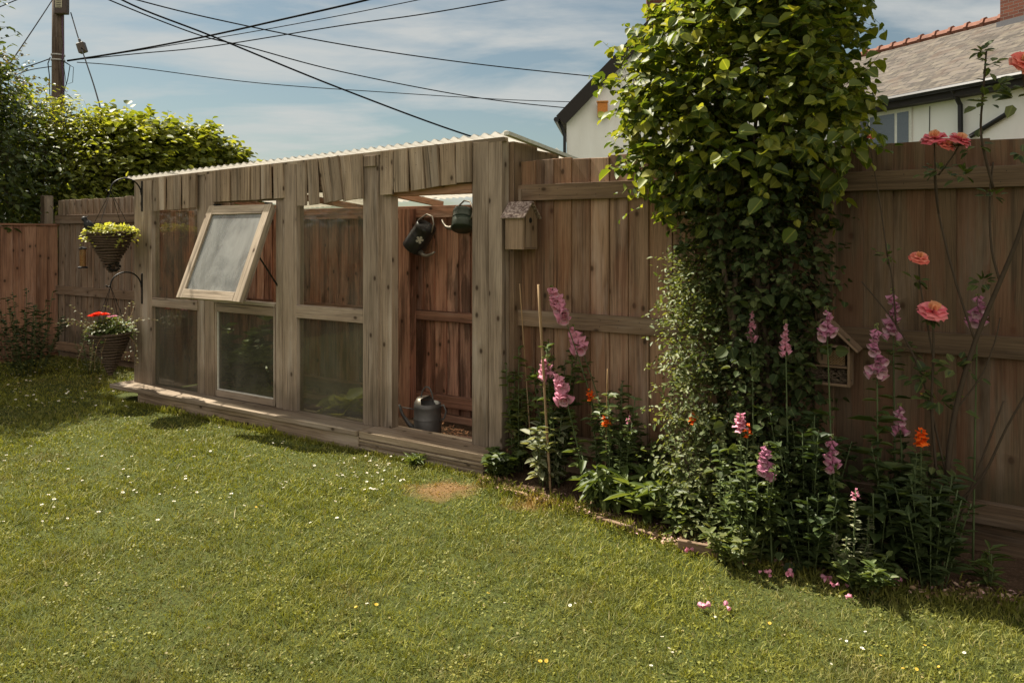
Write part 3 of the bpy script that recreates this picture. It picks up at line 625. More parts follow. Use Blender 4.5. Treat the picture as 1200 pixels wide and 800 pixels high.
# ------------------------------------------------------------------ watering cans
M_zinc = flat('dull_zinc', (.13, .125, .12), .55, .5, .4, .25, 12)
M_canblk = flat('dark_enamel_black', (.022, .022, .022), .35, .1, .5)
M_cangrn = flat('dark_green_enamel', (.035, .055, .040), .38, .1, .5)
M_brass = flat('bare_metal', (.32, .29, .25), .4, .7, .5)
def watering_can(label, loc, rot, mat, r=.085, h=.20, spout_mat=None, emblem=False, galvan=False, taper=.9):
    root = empty('watering_can', loc, 0, label, 'watering can'); root.rotation_euler = rot
    m = MB(); prof = [(0.001, 0), (r*.97, 0), (r, .006)]+[(r*(1-(1-taper)*t), .006+(h-.006)*t) for t in (.25, .5)]
    for zc in (.55, .9): prof += [(r*(1-(1-taper)*zc)+.0, h*zc-.006), (r*(1-(1-taper)*zc)+.003, h*zc), (r*(1-(1-taper)*zc), h*zc+.006)]
    prof += [(r*taper, h), (r*taper-.004, h+.001), (r*taper-.005, h*.5), (r*taper-.006, .02), (.001, .012)]
    m.lathe(prof, 32); m.build('body', mat, root, smooth=True)
    # half lid over the front of the mouth
    m = MB(); n = 14; rt = r*taper; pts = [(rt*math.cos(math.pi/2+math.pi*k/n), rt*math.sin(math.pi/2+math.pi*k/n), h+.002) for k in range(n+1)]
    top = [(p[0]*.55-.02, p[1]*.75, h+.002+(.035 if galvan else .02)) for p in pts]
    vs = pts+top; fs = [(i, i+1, n+2+i, n+1+i) for i in range(n)]+[tuple(range(n+1, 2*n+2))]
    m.add(vs, fs, [[(0, 0)]*len(f) for f in fs]); m.build('half_lid', M_brass if galvan else mat, root, smooth=True)
    # spout leaves the base of the body on the -x side
    m = MB(); sp = [(-r*.9, 0, .035), (-r-.05, 0, .08), (-r-.10, 0, .14), (-r-.125, 0, h*.88)] if galvan else [(-r*.9, 0, .03), (-r-.04, 0, .04), (-r-.075, 0, .06), (-r-.105, 0, .10), (-r-.12, 0, .13)]
    m.tube(sp, [.022, .015, .011, .009, .008][:len(sp)], 10)
    if galvan: m.tube([(-r*.95, 0, h*.78), (-r-.105, 0, h*.80)], .004, 6)
    m.build('spout', spout_mat or mat, root, smooth=True)
    # top hoop and back handle
    m = MB(); 
    if galvan:
        m.tube([(-rt*.55 + rt*1.0*(1-math.cos(t))*.5, rt*.0, h+.01+.10*math.sin(t)) for t in np.linspace(0, math.pi, 14)], .0055, 8)
        m.build('hoop_handle', mat, root, smooth=True); m = MB()
        m.tube([(rt*.95, 0, h*.92), (rt+.03, 0, h*.98), (rt+.05, 0, h*.8), (rt+.035, 0, h*.6), (rt*.98, 0, h*.5)], .006, 8)
        m.build('back_handle', mat, root, smooth=True)
    else:
        m.tube([(-rt, 0, h*.97), (-rt*.7, 0, h+.055), (0, 0, h+.085), (rt*.8, 0, h+.06), (rt+.025, 0, h*.9), (rt+.02, 0, h*.55), (rt*1.0, 0, h*.42)], .0065, 8)
        m.build('handle', spout_mat or mat, root, smooth=True)
    if emblem:
        m = MB(); inv = Euler(rot).to_matrix().inverted(); tcv = inv @ (-Vector(loc)+Vector((0, 0, 1.4))); c = math.atan2(tcv.y, tcv.x)+.1; rr = r*.965+.003
        def S_(u, v, o=0): an = c+u/rr; return ((rr+o)*math.cos(an), (rr+o)*math.sin(an), h*.58+v)
        for (u0, v0, q) in ((0, 0, .013), (.018, .009, .010), (-.018, .009, .010), (.012, -.016, .010), (-.012, -.016, .010), (0, .022, .010)):
            pts = [S_(u0+q*math.cos(t), v0+q*math.sin(t), .0015+.0002*q) for t in np.linspace(0, 2*math.pi, 12, endpoint=False)]; m.poly(pts)
        m.build('emblem', M_white, root)
    return root
def lr(a, b, z): return L(a, b, z)
# galvanised can standing inside the doorway
watering_can('dull grey galvanised watering can standing on the soil inside the doorway', L(a_at(501, .31), .31, .015), (0, 0, TH+R(12)), M_zinc, .095, .235, galvan=True, taper=.97)
# hung black can: mouth tipped to the upper right, base to the lower left
c1 = at(484, 291, .62); r1 = (Euler((0, 0, TH)).to_matrix() @ Matrix.Rotation(R(38), 3, 'Y') @ Matrix.Rotation(R(168), 3, 'Z')).to_euler()
watering_can('black watering can with white emblem hanging tilted in the doorway', c1, r1, M_canblk, .088, .215, M_brass, emblem=True, taper=.88)
c2 = at(541, 268, .64); r2 = (Euler((0, 0, TH)).to_matrix() @ Matrix.Rotation(R(-14), 3, 'Y') @ Matrix.Rotation(R(-25), 3, 'X')).to_euler()
watering_can('dark green watering can hanging highest, beside the black one', c2, r2, M_cangrn, .078, .15, M_brass, taper=.92)
# white emblem on the black can, facing the doorway
# nails the cans hang from
# soil clutter in the doorway
m = MB(); p0 = a_at(497, .1); p1 = a_at(556, .1)
m.box(0, .42, 0, .03, 0, .07, 0, .001); o = m.build('loose_board', W['red'], None, bevel=.003); o.location = L(a_at(500, .16), .16, .014); o.rotation_euler = (0, 0, TH+R(18))
tag(o, 'short red brown board lying on edge just inside the doorway', 'board')
def chips():
    n = 900; a = rng.uniform(a_at(460, .15), -.1, n); b = rng.uniform(.10, .60, n); P = np.array([L(x, y, rng.uniform(.013, .03)) for x, y in zip(a, b)])
    D = rdir(n); D[:, 2] *= .3; b_ = NB('wood_chips'); mt = b_.done(b_.bsdf(b_.ramp(b_.attr(), (0, (.16, .06, .03)), (1, (.50, .26, .13))), .9))
    o = leaves('wood_chips', P, D, np.array([[0, 0, 1.]])+rng.normal(size=(n, 3))*.3, rng.uniform(.015, .04, n), mt, outline=OUT_NARROW, fold=.05, curl=0, wid=1.6); tag(o, 'reddish wood chips scattered on the greenhouse floor', 'wood chips', kind='stuff')
chips()
m = MB(); m.lathe([(.001, 0), (.012, .004), (.017, .02), (.012, .04), (.006, .055), (.001, .06)], 10); o = m.build('plastic_toy_bottle', flat('blue_plastic', (.02, .16, .45), .35), None, smooth=True); o.location = L(a_at(551, .12), .12, .06)
o.name = 'plastic_bottle'; tag(o, 'small bright blue plastic bottle behind the doorway post', 'bottle')

# ------------------------------------------------------------------ bird house, insect hotel
def birdhouse():
    a0, a1 = a_at(591.5, .0), None
    root = empty('bird_house', L(.028, .09, 1.41), TH, 'small wooden bird house with felt roof on the greenhouse corner', 'bird house')
    # body a: .0-.13, b: -.085 - .085 ; hole faces +a
    w_, d_, h_ = .125, .16, .185; z0 = -.10
    w2 = w_
    root.location = at(592, 292, -.03); 
    m = MB(); m.box(0, w2, 0, .012, 0, h_, 2); m.box(0, w2, d_-.012, d_, 0, h_, 2); m.box(0, w2, .012, d_-.012, 0, .012, 0); m.build('walls', W['bird'], root, bevel=.002)
    for xx in (w2-.013, .001):
        m = MB(); pts = [(0.001, 0.0125), (d_-.001, .0125), (d_-.001, h_), (d_/2, h_+.082), (0.001, h_)]
        MM = Matrix.Translation((xx, 0, 0)) @ Matrix(((0, 1, 0, 0), (1, 0, 0, 0), (0, 0, 1, 0), (0, 0, 0, 1)))
        m.prism(pts, 0, .012, MM); m.build('gable', W['bird'], root)
    m = MB(); MH = Matrix.Translation((w2+.0005, d_/2, h_-.015)) @ Matrix.Rotation(R(90), 4, 'Y'); m.lathe([(.0001, 0), (.016, 0), (.016, .0015), (.0001, .0015)], 20, MH); m.build('entrance_hole', M_black, root)
    b = NB('felt_roof'); n = b.noise(b.obj(), 60, 4, .7); c = b.mix(b.ramp(n, (.42, 0.), (.6, 1.)), (.13, .085, .07), (.42, .33, .28)); felt = b.done(b.bsdf(c, .9, 0, b.bump(n, .6, .003)))
    for s_ in (1, -1):
        m = MB(); MR = Matrix.Translation((-.022, d_/2, h_+.088)) @ Matrix.Rotation(R(-45*s_), 4, 'X'); y = (-.135, 0.004) if s_ == -1 else (-.004, .135)
        m.box(0, w2+.04, y[0], y[1], 0, .010, 0, 0, None, MR); m.build('roof_slope', felt, root, bevel=.002)
    m = MB(); m.box(.03, .05, d_*.6, d_*.6+.01, h_, h_+.17, 2); m.build('backing_strip', W['bird'], root)
birdhouse()
def insect_hotel():
    root = empty('insect_hotel', at(935, 448, .02), TH, 'wooden insect hotel with pitched roof and bamboo tubes behind foxgloves', 'insect hotel')
    b = .02; W_ = a_at(996, b)-a_at(935, b); d = .10; H = .19; RF = .30
    m = MB(); t = .012
    m.box(0, t, 0, d, 0, H, 2); m.box(W_-t, W_, 0, d, 0, H, 2); m.box(t, W_-t, 0, d, 0, t, 0); m.box(t, W_-t, 0, d, .085, .085+t*.8, 0); m.box(t, W_-t, .002, d, H-t, H, 0); m.build('frame', W['hotel'], root, bevel=.0015)
    m = MB(); m.prism([(0, 0), (W_, 0), (W_, H), (W_/2, RF-.005), (0, H)], d+.001, d+.008); m.build('back_board', W['hotel'], root)
    m = MB(); m.box(W_*.36, W_*.56, .012, .03, .097, H-t-.001, 2); m.build('slotted_block', W['hotel'], root)
    m = MB(); m.box(W_*.455, W_*.475, .0095, .0115, .115, .15, 2); m.build('slot', M_black, root)
    m = MB(); rr = .006; z = .103
    while z < H-t-.006:
        x = W_*.58+rr
        while x < W_-t-rr:
            m.lathe([(rr*.98, .10), (rr*.98, 0), (rr*.55, 0), (rr*.5, .03)], 8, Matrix.Translation((x, .012, z+random.uniform(-.001, .001))) @ Matrix.Rotation(R(-90), 4, 'X')); x += rr*2.02
        z += rr*1.95
    m.build('bamboo_tubes', M_cane, root)
    m = MB()
    for k in range(150):
        x = random.uniform(t+.01, W_-t-.01); zz = random.uniform(t+.004, .08); m.tube([(x, .02, zz), (x+random.uniform(-.03, .03), .03, zz+random.uniform(-.01, .01))], .003, 5)
    m.build('twig_filling', M_bark, root)
    for s_ in (1, -1):
        m = MB(); ln = math.hypot(W_/2, RF-H)+.045; an = math.atan2(RF-H, W_/2)
        MR = Matrix.Translation((W_/2, -.02, RF+.004)) @ Matrix.Rotation(an*s_, 4, 'Y') if s_ == 1 else Matrix.Translation((W_/2, -.02, RF+.004)) @ Matrix.Rotation(-an, 4, 'Y')
        x = (0, ln) if s_ == 1 else (-ln, 0); m.box(x[0], x[1], 0, d+.04, 0, .010, 0, 0, None, MR); m.build('roof_board', W['hotel'], root, bevel=.002)
insect_hotel()

# ------------------------------------------------------------------ hanging baskets, brackets, feeder
M_wick = flat('dark_wicker', (.075, .05, .034), .8, nz=.4, sc=60)
AB = a_at(167, 0)
def bracket(label, ztop, hook):
    root = empty('wall_bracket', L(AB, 0, ztop), TH, label, 'bracket', 'iron basket brackets on the greenhouse post')
    m = MB(); m.box(-.008, .008, -.010, -.001, -.26, .0, 2); m.build('back_plate', M_iron, root, bevel=.002)
    m = MB(); pts = []
    for t in np.linspace(0, 1, 16):
        an = math.pi*t; pts.append((-.004-.03*(1-math.cos(an))*.5, -.008-.25*(1-math.cos(an))*.5, -.12+.135*math.sin(an)*(1 if t < .5 else .75)+(.0 if t < .5 else .034*(1))))
    e = Vector(pts[-1]); pts += [tuple(e+Vector((-.004, -.008, -.014))), tuple(e+Vector((-.008, -.022, -.016))), tuple(e+Vector((-.010, -.034, -.002)))]
    m.tube(pts, .006, 7); m.build('arm', M_iron, root, smooth=True)
    m = MB(); m.lathe([(.001, 0), (.011, .003), (.011, .010), (.001, .014)], 8, Matrix.Translation((0, -.012, -.10))); m.build('bolt', M_iron, root)
    return root, e
def basket(label, loc, up, r=.19, h=.31):
    root = empty('hanging_basket', loc, TH, label, 'hanging basket', 'cone shaped wicker hanging baskets')
    m = MB(); n = 15
    for i in range(n):
        t = i/(n-1); rr = .012+(r-.012)*(t**.92); z = -h*(1-t); pts = []
        for k in range(25):
            an = 2*math.pi*k/24; w_ = .004*math.sin(12*an+i*math.pi)
            pts.append(((rr+w_)*math.cos(an), (rr+w_)*math.sin(an), z+.004*math.sin(an*2+i)))
        m.tube(pts, .0105 if i < n-1 else .013, 6, cap=False)
    m.lathe([(.006, -h-.005), (r-.012, 0)], 24); m.build('cone', M_wick, root, smooth=True)
    for k in range(4):
        an = 2*math.pi*k/4+.5; m = MB(); m.tube([(r*math.cos(an), r*math.sin(an), .005), (0, 0, up)], .0022, 5); m.build('chain', M_iron, root)
    m = MB(); m.lathe([(.0, -.0)], 3) if False else None
    return root
L_lime = leafmat('lime_leaf', [(.22, .24, .04), (.40, .42, .09), (.55, .52, .14)], .4)
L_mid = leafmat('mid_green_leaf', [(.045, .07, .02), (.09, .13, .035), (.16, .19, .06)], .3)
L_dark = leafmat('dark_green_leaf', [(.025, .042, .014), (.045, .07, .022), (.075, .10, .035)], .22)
L_grey = leafmat('grey_green_leaf', [(.10, .12, .06), (.18, .20, .11), (.34, .34, .22)], .3)
P_red = petal('scarlet_petal', (.75, .03, .015), (.85, .10, .03))
P_pink = petal('pink_petal', (.66, .22, .33), (.82, .44, .53))
P_fox = petal('foxglove_petal', (.48, .17, .28), (.66, .34, .46))
P_foxl = petal('foxglove_throat', (.62, .36, .46), (.72, .48, .55))
P_rose = petal('rose_petal', (.85, .20, .16), (.95, .42, .30), .35)
P_rosey = petal('rose_inner_petal', (.95, .48, .28), (.98, .62, .36), .35)
P_orange = petal('orange_petal', (.85, .09, .008), (.95, .20, .02))
P_white = petal('white_petal', (.78, .76, .70), (.85, .84, .78), .2)
P_yel = petal('yellow_petal', (.80, .50, .05), (.85, .62, .12))
def bloom(m, c, r, n=14, up=Vector((0, 0, 1)), flatness=.5):
    """loose many-petalled bloom"""
    for k in range(n):
        ring = k/n; an = k*2.39996; rr = r*(.25+.75*ring); d = Vector((math.cos(an), math.sin(an), 0)); side = Vector((-d.y, d.x, 0))
        base = c+d*rr*.25; tip = c+d*rr+up*(r*(1-ring)*.7*flatness+.1*r); mid = (base+tip)/2+up*r*.12
        w_ = rr*.62+.001
        vs = [base, mid-side*w_*.8, tip-side*w_*.45+up*r*.04, tip+d*r*.06, tip+side*w_*.45+up*r*.04, mid+side*w_*.8]
        m.add([tuple(v) for v in vs], [(0, 1, 2, 3), (0, 3, 4, 5)], [[(0, 0)]*4]*2, random.random())
br1, e1 = bracket('upper black iron bracket holding the lime green basket', z_at(212, AB, 0), 1.0)
br2, e2 = bracket('lower black iron bracket holding the red flowered basket', z_at(320, AB, 0), 1.0)
def under(br, e): return br.matrix_basis @ e
from mathutils import Matrix as _M
def world_of(br, e):
    return Matrix.Translation(br.location) @ Matrix.Rotation(TH, 4, 'Z') @ e
h1 = world_of(br1, e1); h2 = world_of(br2, e2)
Yb = h1.y
zr1 = 1.4+(HOR-273)*Yb/F; zr2 = 1.4+(HOR-391)*h2.y/F
up1 = h1.z-.012-zr1; up2 = h2.z-.012-zr2
b1 = basket('upper cone shaped wicker basket spilling lime green foliage', (h1.x, h1.y, zr1), up1, .185, .315)
b2 = basket('lower cone shaped wicker basket with red and pink geraniums', (h2.x, h2.y, zr2), up2, .158, .33)
def mound(n, r, zc, hz, size, mat, parent, outline=OUT_ROUND, droop=.3, name='foliage', spread=1.0):
    d = rdir(n); rad = rng.random(n)**.4; C = np.stack([d[:, 0]*r*rad*spread, d[:, 1]*r*rad*spread, zc+np.abs(d[:, 2])*hz*rad-droop*r*(rad > .93)*rng.random(n)], 1)
    return leaves(name, C, d*np.array([1, 1, .4])+rng.normal(size=(n, 3))*.4, np.array([[0, 0, 1.]])+d*.6, rng.uniform(.7, 1.3, n)*size, mat, parent, outline)
mound(900, .22, .0, .085, .026, L_lime, b1, droop=.6)
mound(420, .17, .0, .14, .032, L_mid, b2)
mound(160, .20, .02, .13, .03, L_grey, b2, OUT_OVAL, name='trailing_foliage')
def grp(name, mat, parent, cs, r, n=14): 
    for c in cs:
        m = MB(); bloom(m, Vector(c), r, n); m.build(name, mat, parent)
grp('flower', P_red, b2, [(-.075, -.06, .16), (-.03, -.09, .165), (-.11, -.03, .15), (.01, -.06, .16), (-.05, -.12, .15)], .052, 20)
grp('flower', P_pink, b2, [(.09, -.02, .15), (.06, -.05, .145), (-.17, -.06, .02)], .03)
# pale wispy stems around the lower basket
C = []; D = []
m = MB()
for k in range(26):
    an = random.uniform(0, 6.28); st = Vector((math.cos(an)*.12, math.sin(an)*.12, .02)); p = st.copy(); dirv = Vector((math.cos(an)*.7-.35, math.sin(an)*.7, .9 if k % 3 else -.2)).normalized(); pts = [p.copy()]
    for j in range(9):
        dirv = (dirv+Vector((random.uniform(-.2, .2), random.uniform(-.2, .2), -.12 if k % 3 else -.35))).normalized(); p = p+dirv*.035; pts.append(p.copy()); C.append(tuple(p)); D.append((random.uniform(-1, 1), random.uniform(-1, 1), random.uniform(-.3, .6)))
    m.tube(pts, .0012, 4)
o = m.build('wispy_stem', M_cane, b2)
leaves('wispy_leaves', C, D, [[0, 0, 1]]*len(C), .022, L_grey, b2, OUT_OVAL)
def bird_ornament():
    root = empty('bird_ornament', (0, 0, 0), 0, 'black bird perched on the left rim of the upper basket', 'bird')
    c = atY(104, 264, Yb-.12); m = MB(); M0 = Matrix.Translation(c) @ Matrix.Rotation(R(-35), 4, 'Y')
    m.lathe([(.001, -.075), (.018, -.06), (.034, -.025), (.036, .0), (.028, .03), (.017, .045), (.020, .056), (.021, .068), (.014, .082), (.001, .086)], 16, M0); m.tube([M0 @ Vector((.015, 0, .068)), M0 @ Vector((.042, 0, .062))], [.006, .001], 6)
    m.tube([M0 @ Vector((0, 0, -.06)), M0 @ Vector((.0, 0, -.12))], [.015, .008], 6); o = m.build('body', M_black, root, smooth=True)
bird_ornament()
def tip_tuft():
    c = atY(134, 312, Yb-.02); n = 160; d = rdir(n); o = leaves('fern_tuft', np.array(c)+d*.03, d, rdir(n), .022, flat('blackish_moss', (.018, .016, .012), .9), None, OUT_OVAL)
    tag(o, 'dark ball of dried moss at the tip of the upper basket', 'moss ball')
tip_tuft()
def feeder():
    b = .68; root = empty('bird_feeder', at(97, 314, b), TH, 'small brown hanging bird feeder on the corner fence', 'bird feeder'); r = .035; h = .235
    glassy = glassmat('feeder_plastic', (.7, .55, .35), .6, (.40, .27, .13))
    m = MB(); m.lathe([(r*.9, .02), (r*.9, h-.03)], 16); m.build('tube', glassy, root, smooth=True)
    m = MB(); m.lathe([(.001, .02), (r*.8, .021), (r*.8, h*.6), (.001, h*.62)], 12); m.build('seed', flat('seed', (.36, .24, .12), .9, nz=.5, sc=90), root)
    m = MB(); m.lathe([(.001, 0), (r*1.4, .0), (r*1.4, .012), (r, .02), (.001, .022)], 16); m.build('tray', M_black, root)
    m = MB(); m.lathe([(r*1.15, h-.03), (r*1.1, h-.015), (.01, h), (.001, h)], 16); m.build('lid', M_black, root)
    m = MB(); m.tube([(0, 0, h), (0, .02, h+.10), (0, .08, h+.13)], .002, 5); m.build('hanger', M_iron, root)
feeder()
# ------------------------------------------------------------------ climbing shrub on the fence
L_crown = leafmat('climber_leaf', [(.045, .075, .014), (.085, .125, .018), (.13, .17, .024), (.20, .23, .032), (.33, .32, .055)], .40)
def E(px, py, b, r): p = at(px, py, b); return ((p.x, p.y, p.z), r)
L_ivy = leafmat('ivy_leaf', [(.022, .036, .012), (.038, .058, .018), (.06, .082, .026), (.11, .13, .045)], .25, spec=.15, rough=.6)
def climber():
    root = empty('climbing_shrub', L(a_at(885, -.05), -.05), 0, 'large green climbing shrub growing up and over the fence', 'shrub')
    bl = [E(868, 60, -.05, (.42, .38, .42)), E(806, 88, -.08, (.26, .28, .27)), E(930, 60, -.1, (.22, .3, .36)), E(800, 150, -.12, (.27, .26, .25)),
          E(900, 150, -.12, (.42, .34, .34)), E(955, 135, -.12, (.11, .2, .20)), E(915, -60, 0, (.38, .42, .4)), E(762, 105, -.1, (.14, .2, .18)), E(935, -20, 0, (.26, .4, .34)), E(800, 205, -.12, (.2, .2, .15))]
    C, D, Nn, P = sprigs(bl, 3300, 6, .033, surf=(.30, 1.03)); 
    leaves('foliage', C-np.array(root.location), D, Nn, np.clip(.042*np.exp(rng.normal(0, .38, len(C))), .014, .078), L_crown, root, OUT_ROUND, fold=.22, curl=-.22, wid=.92)
    twig_mesh('twigs', P-np.array(root.location), .0016, M_stem_d, root)
    bl = [E(885, 235, -.08, (.28, .20, .22)), E(905, 310, -.06, (.21, .17, .26)), E(895, 390, -.06, (.24, .18, .24)), E(890, 470, -.08, (.24, .2, .25)), E(900, 560, -.1, (.24, .22, .22)), E(850, 250, -.1, (.13, .18, .18)), E(935, 600, -.2, (.2, .2, .2))]
    C, D, Nn, P = sprigs(bl, 2000, 6, .028, surf=(.30, 1.08)); 
    leaves('lower_foliage', C-np.array(root.location), D, Nn, np.clip(.027*np.exp(rng.normal(0, .40, len(C))), .010, .06), L_ivy, root, OUT_ROUND, fold=.2, curl=-.2)
    twig_mesh('twigs', P-np.array(root.location), .0014, M_stem_d, root)
    m = MB(); o = Vector(root.location)
    for k in range(6):
        pts = []
        for t in np.linspace(0, 1, 14): pts.append(Vector((.04*math.sin(t*7+k*2)+(k-2.5)*.035*(1+t), .03*math.cos(t*5+k), t*2.3)))
        m.tube(pts, [.018*(1-.6*t) for t in np.linspace(0, 1, 14)], 8)
    m.build('trunk', M_bark, root, smooth=True)
climber()
L_var = leafmat('small_pale_leaf', [(.06, .09, .025), (.12, .15, .045), (.24, .25, .10)], .35)
def honeysuckle():
    p = at(825, 560, -.05); root = empty('bushy_climber', (p.x, p.y, 0), 0, 'small leaved pale green climber on the fence left of the dark shrub', 'shrub')
    bl = [E(845, 320, -.02, (.15, .12, .16)), E(832, 400, -.04, (.20, .14, .2)), E(842, 470, -.08, (.23, .16, .2)), E(840, 545, -.12, (.22, .2, .2)), E(850, 600, -.16, (.22, .2, .14)), E(815, 340, 0, (.1, .1, .13))]
    C, D, Nn, P = sprigs(bl, 2100, 7, .024, surf=(.40, 1.15), droop=.1)
    leaves('foliage', C-np.array(root.location), D, Nn, rng.uniform(.014, .036, len(C)), L_var, root, OUT_OVAL, fold=.2)
    twig_mesh('twigs', P-np.array(root.location), .001, M_stem_d, root)
honeysuckle()

# ------------------------------------------------------------------ flowers of the bed
def stem_curve(base, tip, bend=.0, n=12):
    base, tip = Vector(base), Vector(tip); c = (base+tip)/2+Vector((bend, 0, .1*(tip.z-base.z)))
    return [base*(1-t)**2+c*2*t*(1-t)+tip*t*t for t in np.linspace(0, 1, n)]
def bell_mesh():
    m = MB(); prof = [(.0015, 0), (.005, -.004), (.0085, -.016), (.011, -.028), (.0165, -.040), (.0185, -.043), (.014, -.040), (.0095, -.026)]
    m.cur = 0; m.lathe(prof[:6], 10, rnd=random.random()); m.cur = 1; m.lathe(prof[5:], 10, rnd=.7)
    o = m.build('bell_proto', [P_fox, P_foxl], None, smooth=True); me = o.data; bpy.data.objects.remove(o); return me
BELLS = [bell_mesh() for _ in range(4)]
def bell_mesh_p(mat2):
    m = MB(); prof = [(.0015, 0), (.005, -.004), (.009, -.014), (.012, -.024), (.018, -.032), (.020, -.034), (.014, -.031)]
    m.cur = 0; m.lathe(prof[:6], 9); m.cur = 1; m.lathe(prof[5:], 9); o = m.build('bp', mat2, None, smooth=True); me = o.data; bpy.data.objects.remove(o); return me
PINKB = [bell_mesh_p([P_pink, P_foxl]) for _ in range(3)]
def leaf_set(root, pts, n, size, mat, outline, t0=0, t1=1, up=.4, droop=-.3, name='leaves', wid=1.0, rad=.0):
    C = []; D = []; N_ = []; s_ = []
    for k in range(n):
        t = random.uniform(t0, t1); f = t*(len(pts)-1); i = min(int(f), len(pts)-2); p = pts[i].lerp(pts[i+1], f-i); an = k*2.4+random.uniform(-.4, .4)
        d = Vector((math.cos(an), math.sin(an), up)); C.append(tuple(p+Vector((d.x, d.y, 0))*rad)); D.append(tuple(d)); N_.append((random.uniform(-.2, .2), random.uniform(-.2, .2), 1)); s_.append(size*random.uniform(.6, 1.25)*(1.15-.6*t))
    return leaves(name, C, D, N_, s_, mat, root, outline, fold=.2, curl=droop, wid=wid)
def foxglove(label, base, tip, n, z0, z1, meshes=BELLS, scale=1.0, leafn=10, lsize=.16, group='foxgloves in the flower bed', face=None, full=False, lmat=None, bend=0.):
    base = Vector(base); tip = Vector(tip); root = empty('foxglove', base, 0, label, 'foxglove', group)
    pts = [p-base for p in stem_curve(base, tip, bend)]
    m = MB(); m.tube(pts, [.005*(1-.6*i/11) for i in range(12)], 6); m.build('stem', M_stem, root, smooth=True)
    toc = Vector((-base.x, -base.y, 0)).normalized(); ang0 = math.atan2(toc.y, toc.x)
    n = int(n*1.5); z0 -= .025
    for k in range(n):
        t = z0+(z1-z0)*k/max(n-1, 1); f = t*11; i = min(int(f), 10); p = pts[i].lerp(pts[i+1], f-i); tt = (t-z0)/(z1-z0); n_ = n
        s_ = 1.25*scale*(1-.5*tt)*random.uniform(.85, 1.1); an = ang0+random.choice((-1, 1))*random.uniform(0, 1.5 if not full else 2.8)
        o = bpy.data.objects.new('flower', random.choice(meshes)); COL.objects.link(o); o.parent = root
        o.location = p; o.scale = (s_, s_, s_*random.uniform(.9, 1.1)); o.rotation_euler = (0, -R(random.uniform(35, 68)), an+0)
    m = MB()
    for k in range(6):
        t = min(z1+(1-z1)*k/6, 1); f = t*11; i = min(int(f), 10); p = pts[i].lerp(pts[i+1], f-i); an = k*2.4; q = p+Vector((math.cos(an), math.sin(an), .2))*.008; m.tube([p, q, q+Vector((0, 0, -.008))], [.002, .0035, .0015], 5)
    m.build('buds', L_var, root)
    if leafn:
        leaf_set(root, pts, int(leafn*1.8), lsize*.62, lmat or L_mid, OUT_OVAL, .02, min(.55, z0), up=.5, droop=-.45, wid=.9, name='leaves')
        leaf_set(root, pts, leafn*4, lsize*.40, lmat or L_mid, OUT_OVAL, .2, z0, up=.3, name='stem_leaves')
    return root
# b of the plants: in front of the fence
def gb(px, b): p = L(a_at(px, b), b); return Vector((p.x, p.y, 0))
foxglove('tall leaning foxglove with ragged pink top beside the bamboo cane', gb(722, -.10), at(646, 334, -.06), 24, .84, .99, PINKB, 1.3, 6, .13, bend=.03, full=True)
foxglove('pink foxglove stem leaning in front of the fence rail, right of the cane', gb(735, -.02), at(671, 380, -.02), 14, .87, .99, PINKB, 1.25, 5, .12, full=True)
foxglove('low pink foxglove cluster just right of the bamboo cane', gb(690, -.16), at(655, 438, -.16), 22, .80, 1.0, PINKB, 1.25, 8, .12, full=True)
foxglove('pink foxglove head touching the bamboo cane', gb(655, -.10), at(640, 420, -.12), 12, .89, 1.0, PINKB, 1.3, 8, .12, full=True)
foxglove('small pink foxglove spike against the dark shrub, leftmost of two', gb(885, -.32), at(880, 357, -.26), 13, .86, .98, PINKB, .62, 4, .1)
foxglove('small pink foxglove spike against the dark shrub, right of its twin', gb(925, -.34), at(920, 374, -.28), 13, .86, .98, PINKB, .66, 4, .1)
foxglove('foxglove whose pink bells hang before the insect hotel roof', gb(978, -.26), at(968, 358, -.24), 11, .90, .98, BELLS, .88, 6, .14)
foxglove('dim purple foxglove against the fence, right of the insect hotel', gb(1050, -.06), at(1046, 336, -.02), 15, .83, .97, BELLS, .92, 5, .14)
foxglove('tallest purple foxglove with two full tiers of bells', gb(1030, -.24), at(1027, 378, -.22), 22, .80, .97, BELLS, 1.0, 9, .18)
foxglove('purple foxglove above the rail near the rose stems', gb(1140, -.05), at(1146, 345, -.03), 10, .92, 1.0, BELLS, .98, 0)
foxglove('small purple foxglove hanging above the orange snapdragon', gb(1060, -.12), at(1054, 472, -.14), 9, .84, .98, BELLS, .9, 6, .14)
foxglove('purple foxglove low in front of the insect hotel', gb(983, -.42), at(974, 508, -.44), 15, .78, .97, BELLS, .82, 9, .16)
foxglove('bright mauve foxglove spike lowest at the edge of the dark shrub', gb(905, -.48), at(897, 518, -.50), 20, .76, .97, BELLS, .80, 6, .12)
L_snap = leafmat('snapdragon_leaf', [(.06, .085, .03), (.10, .14, .05), (.16, .19, .08)], .25)
def snap_mesh(mat):
    m = MB()
    for s_, (w_, l_) in ((1, (.010, .016)), (-1, (.013, .018))):
        vs = [(0, 0, 0), (-w_, .006, s_*.004), (-w_*.8, l_, s_*.011), (0, l_*1.15, s_*.008), (w_*.8, l_, s_*.011), (w_, .006, s_*.004)]; m.add(vs, [(0, 1, 2, 3), (0, 3, 4, 5)], [[(0, 0)]*4]*2)
    m.lathe([(.003, -.004), (.006, .004), (.007, .010)], 7, Matrix.Rotation(R(-90), 4, 'X')); o = m.build('s', mat, None, smooth=True); me = o.data; bpy.data.objects.remove(o); return me
SNAP = [snap_mesh(P_orange) for _ in range(3)]; SNAPP = [snap_mesh(P_pink) for _ in range(3)]
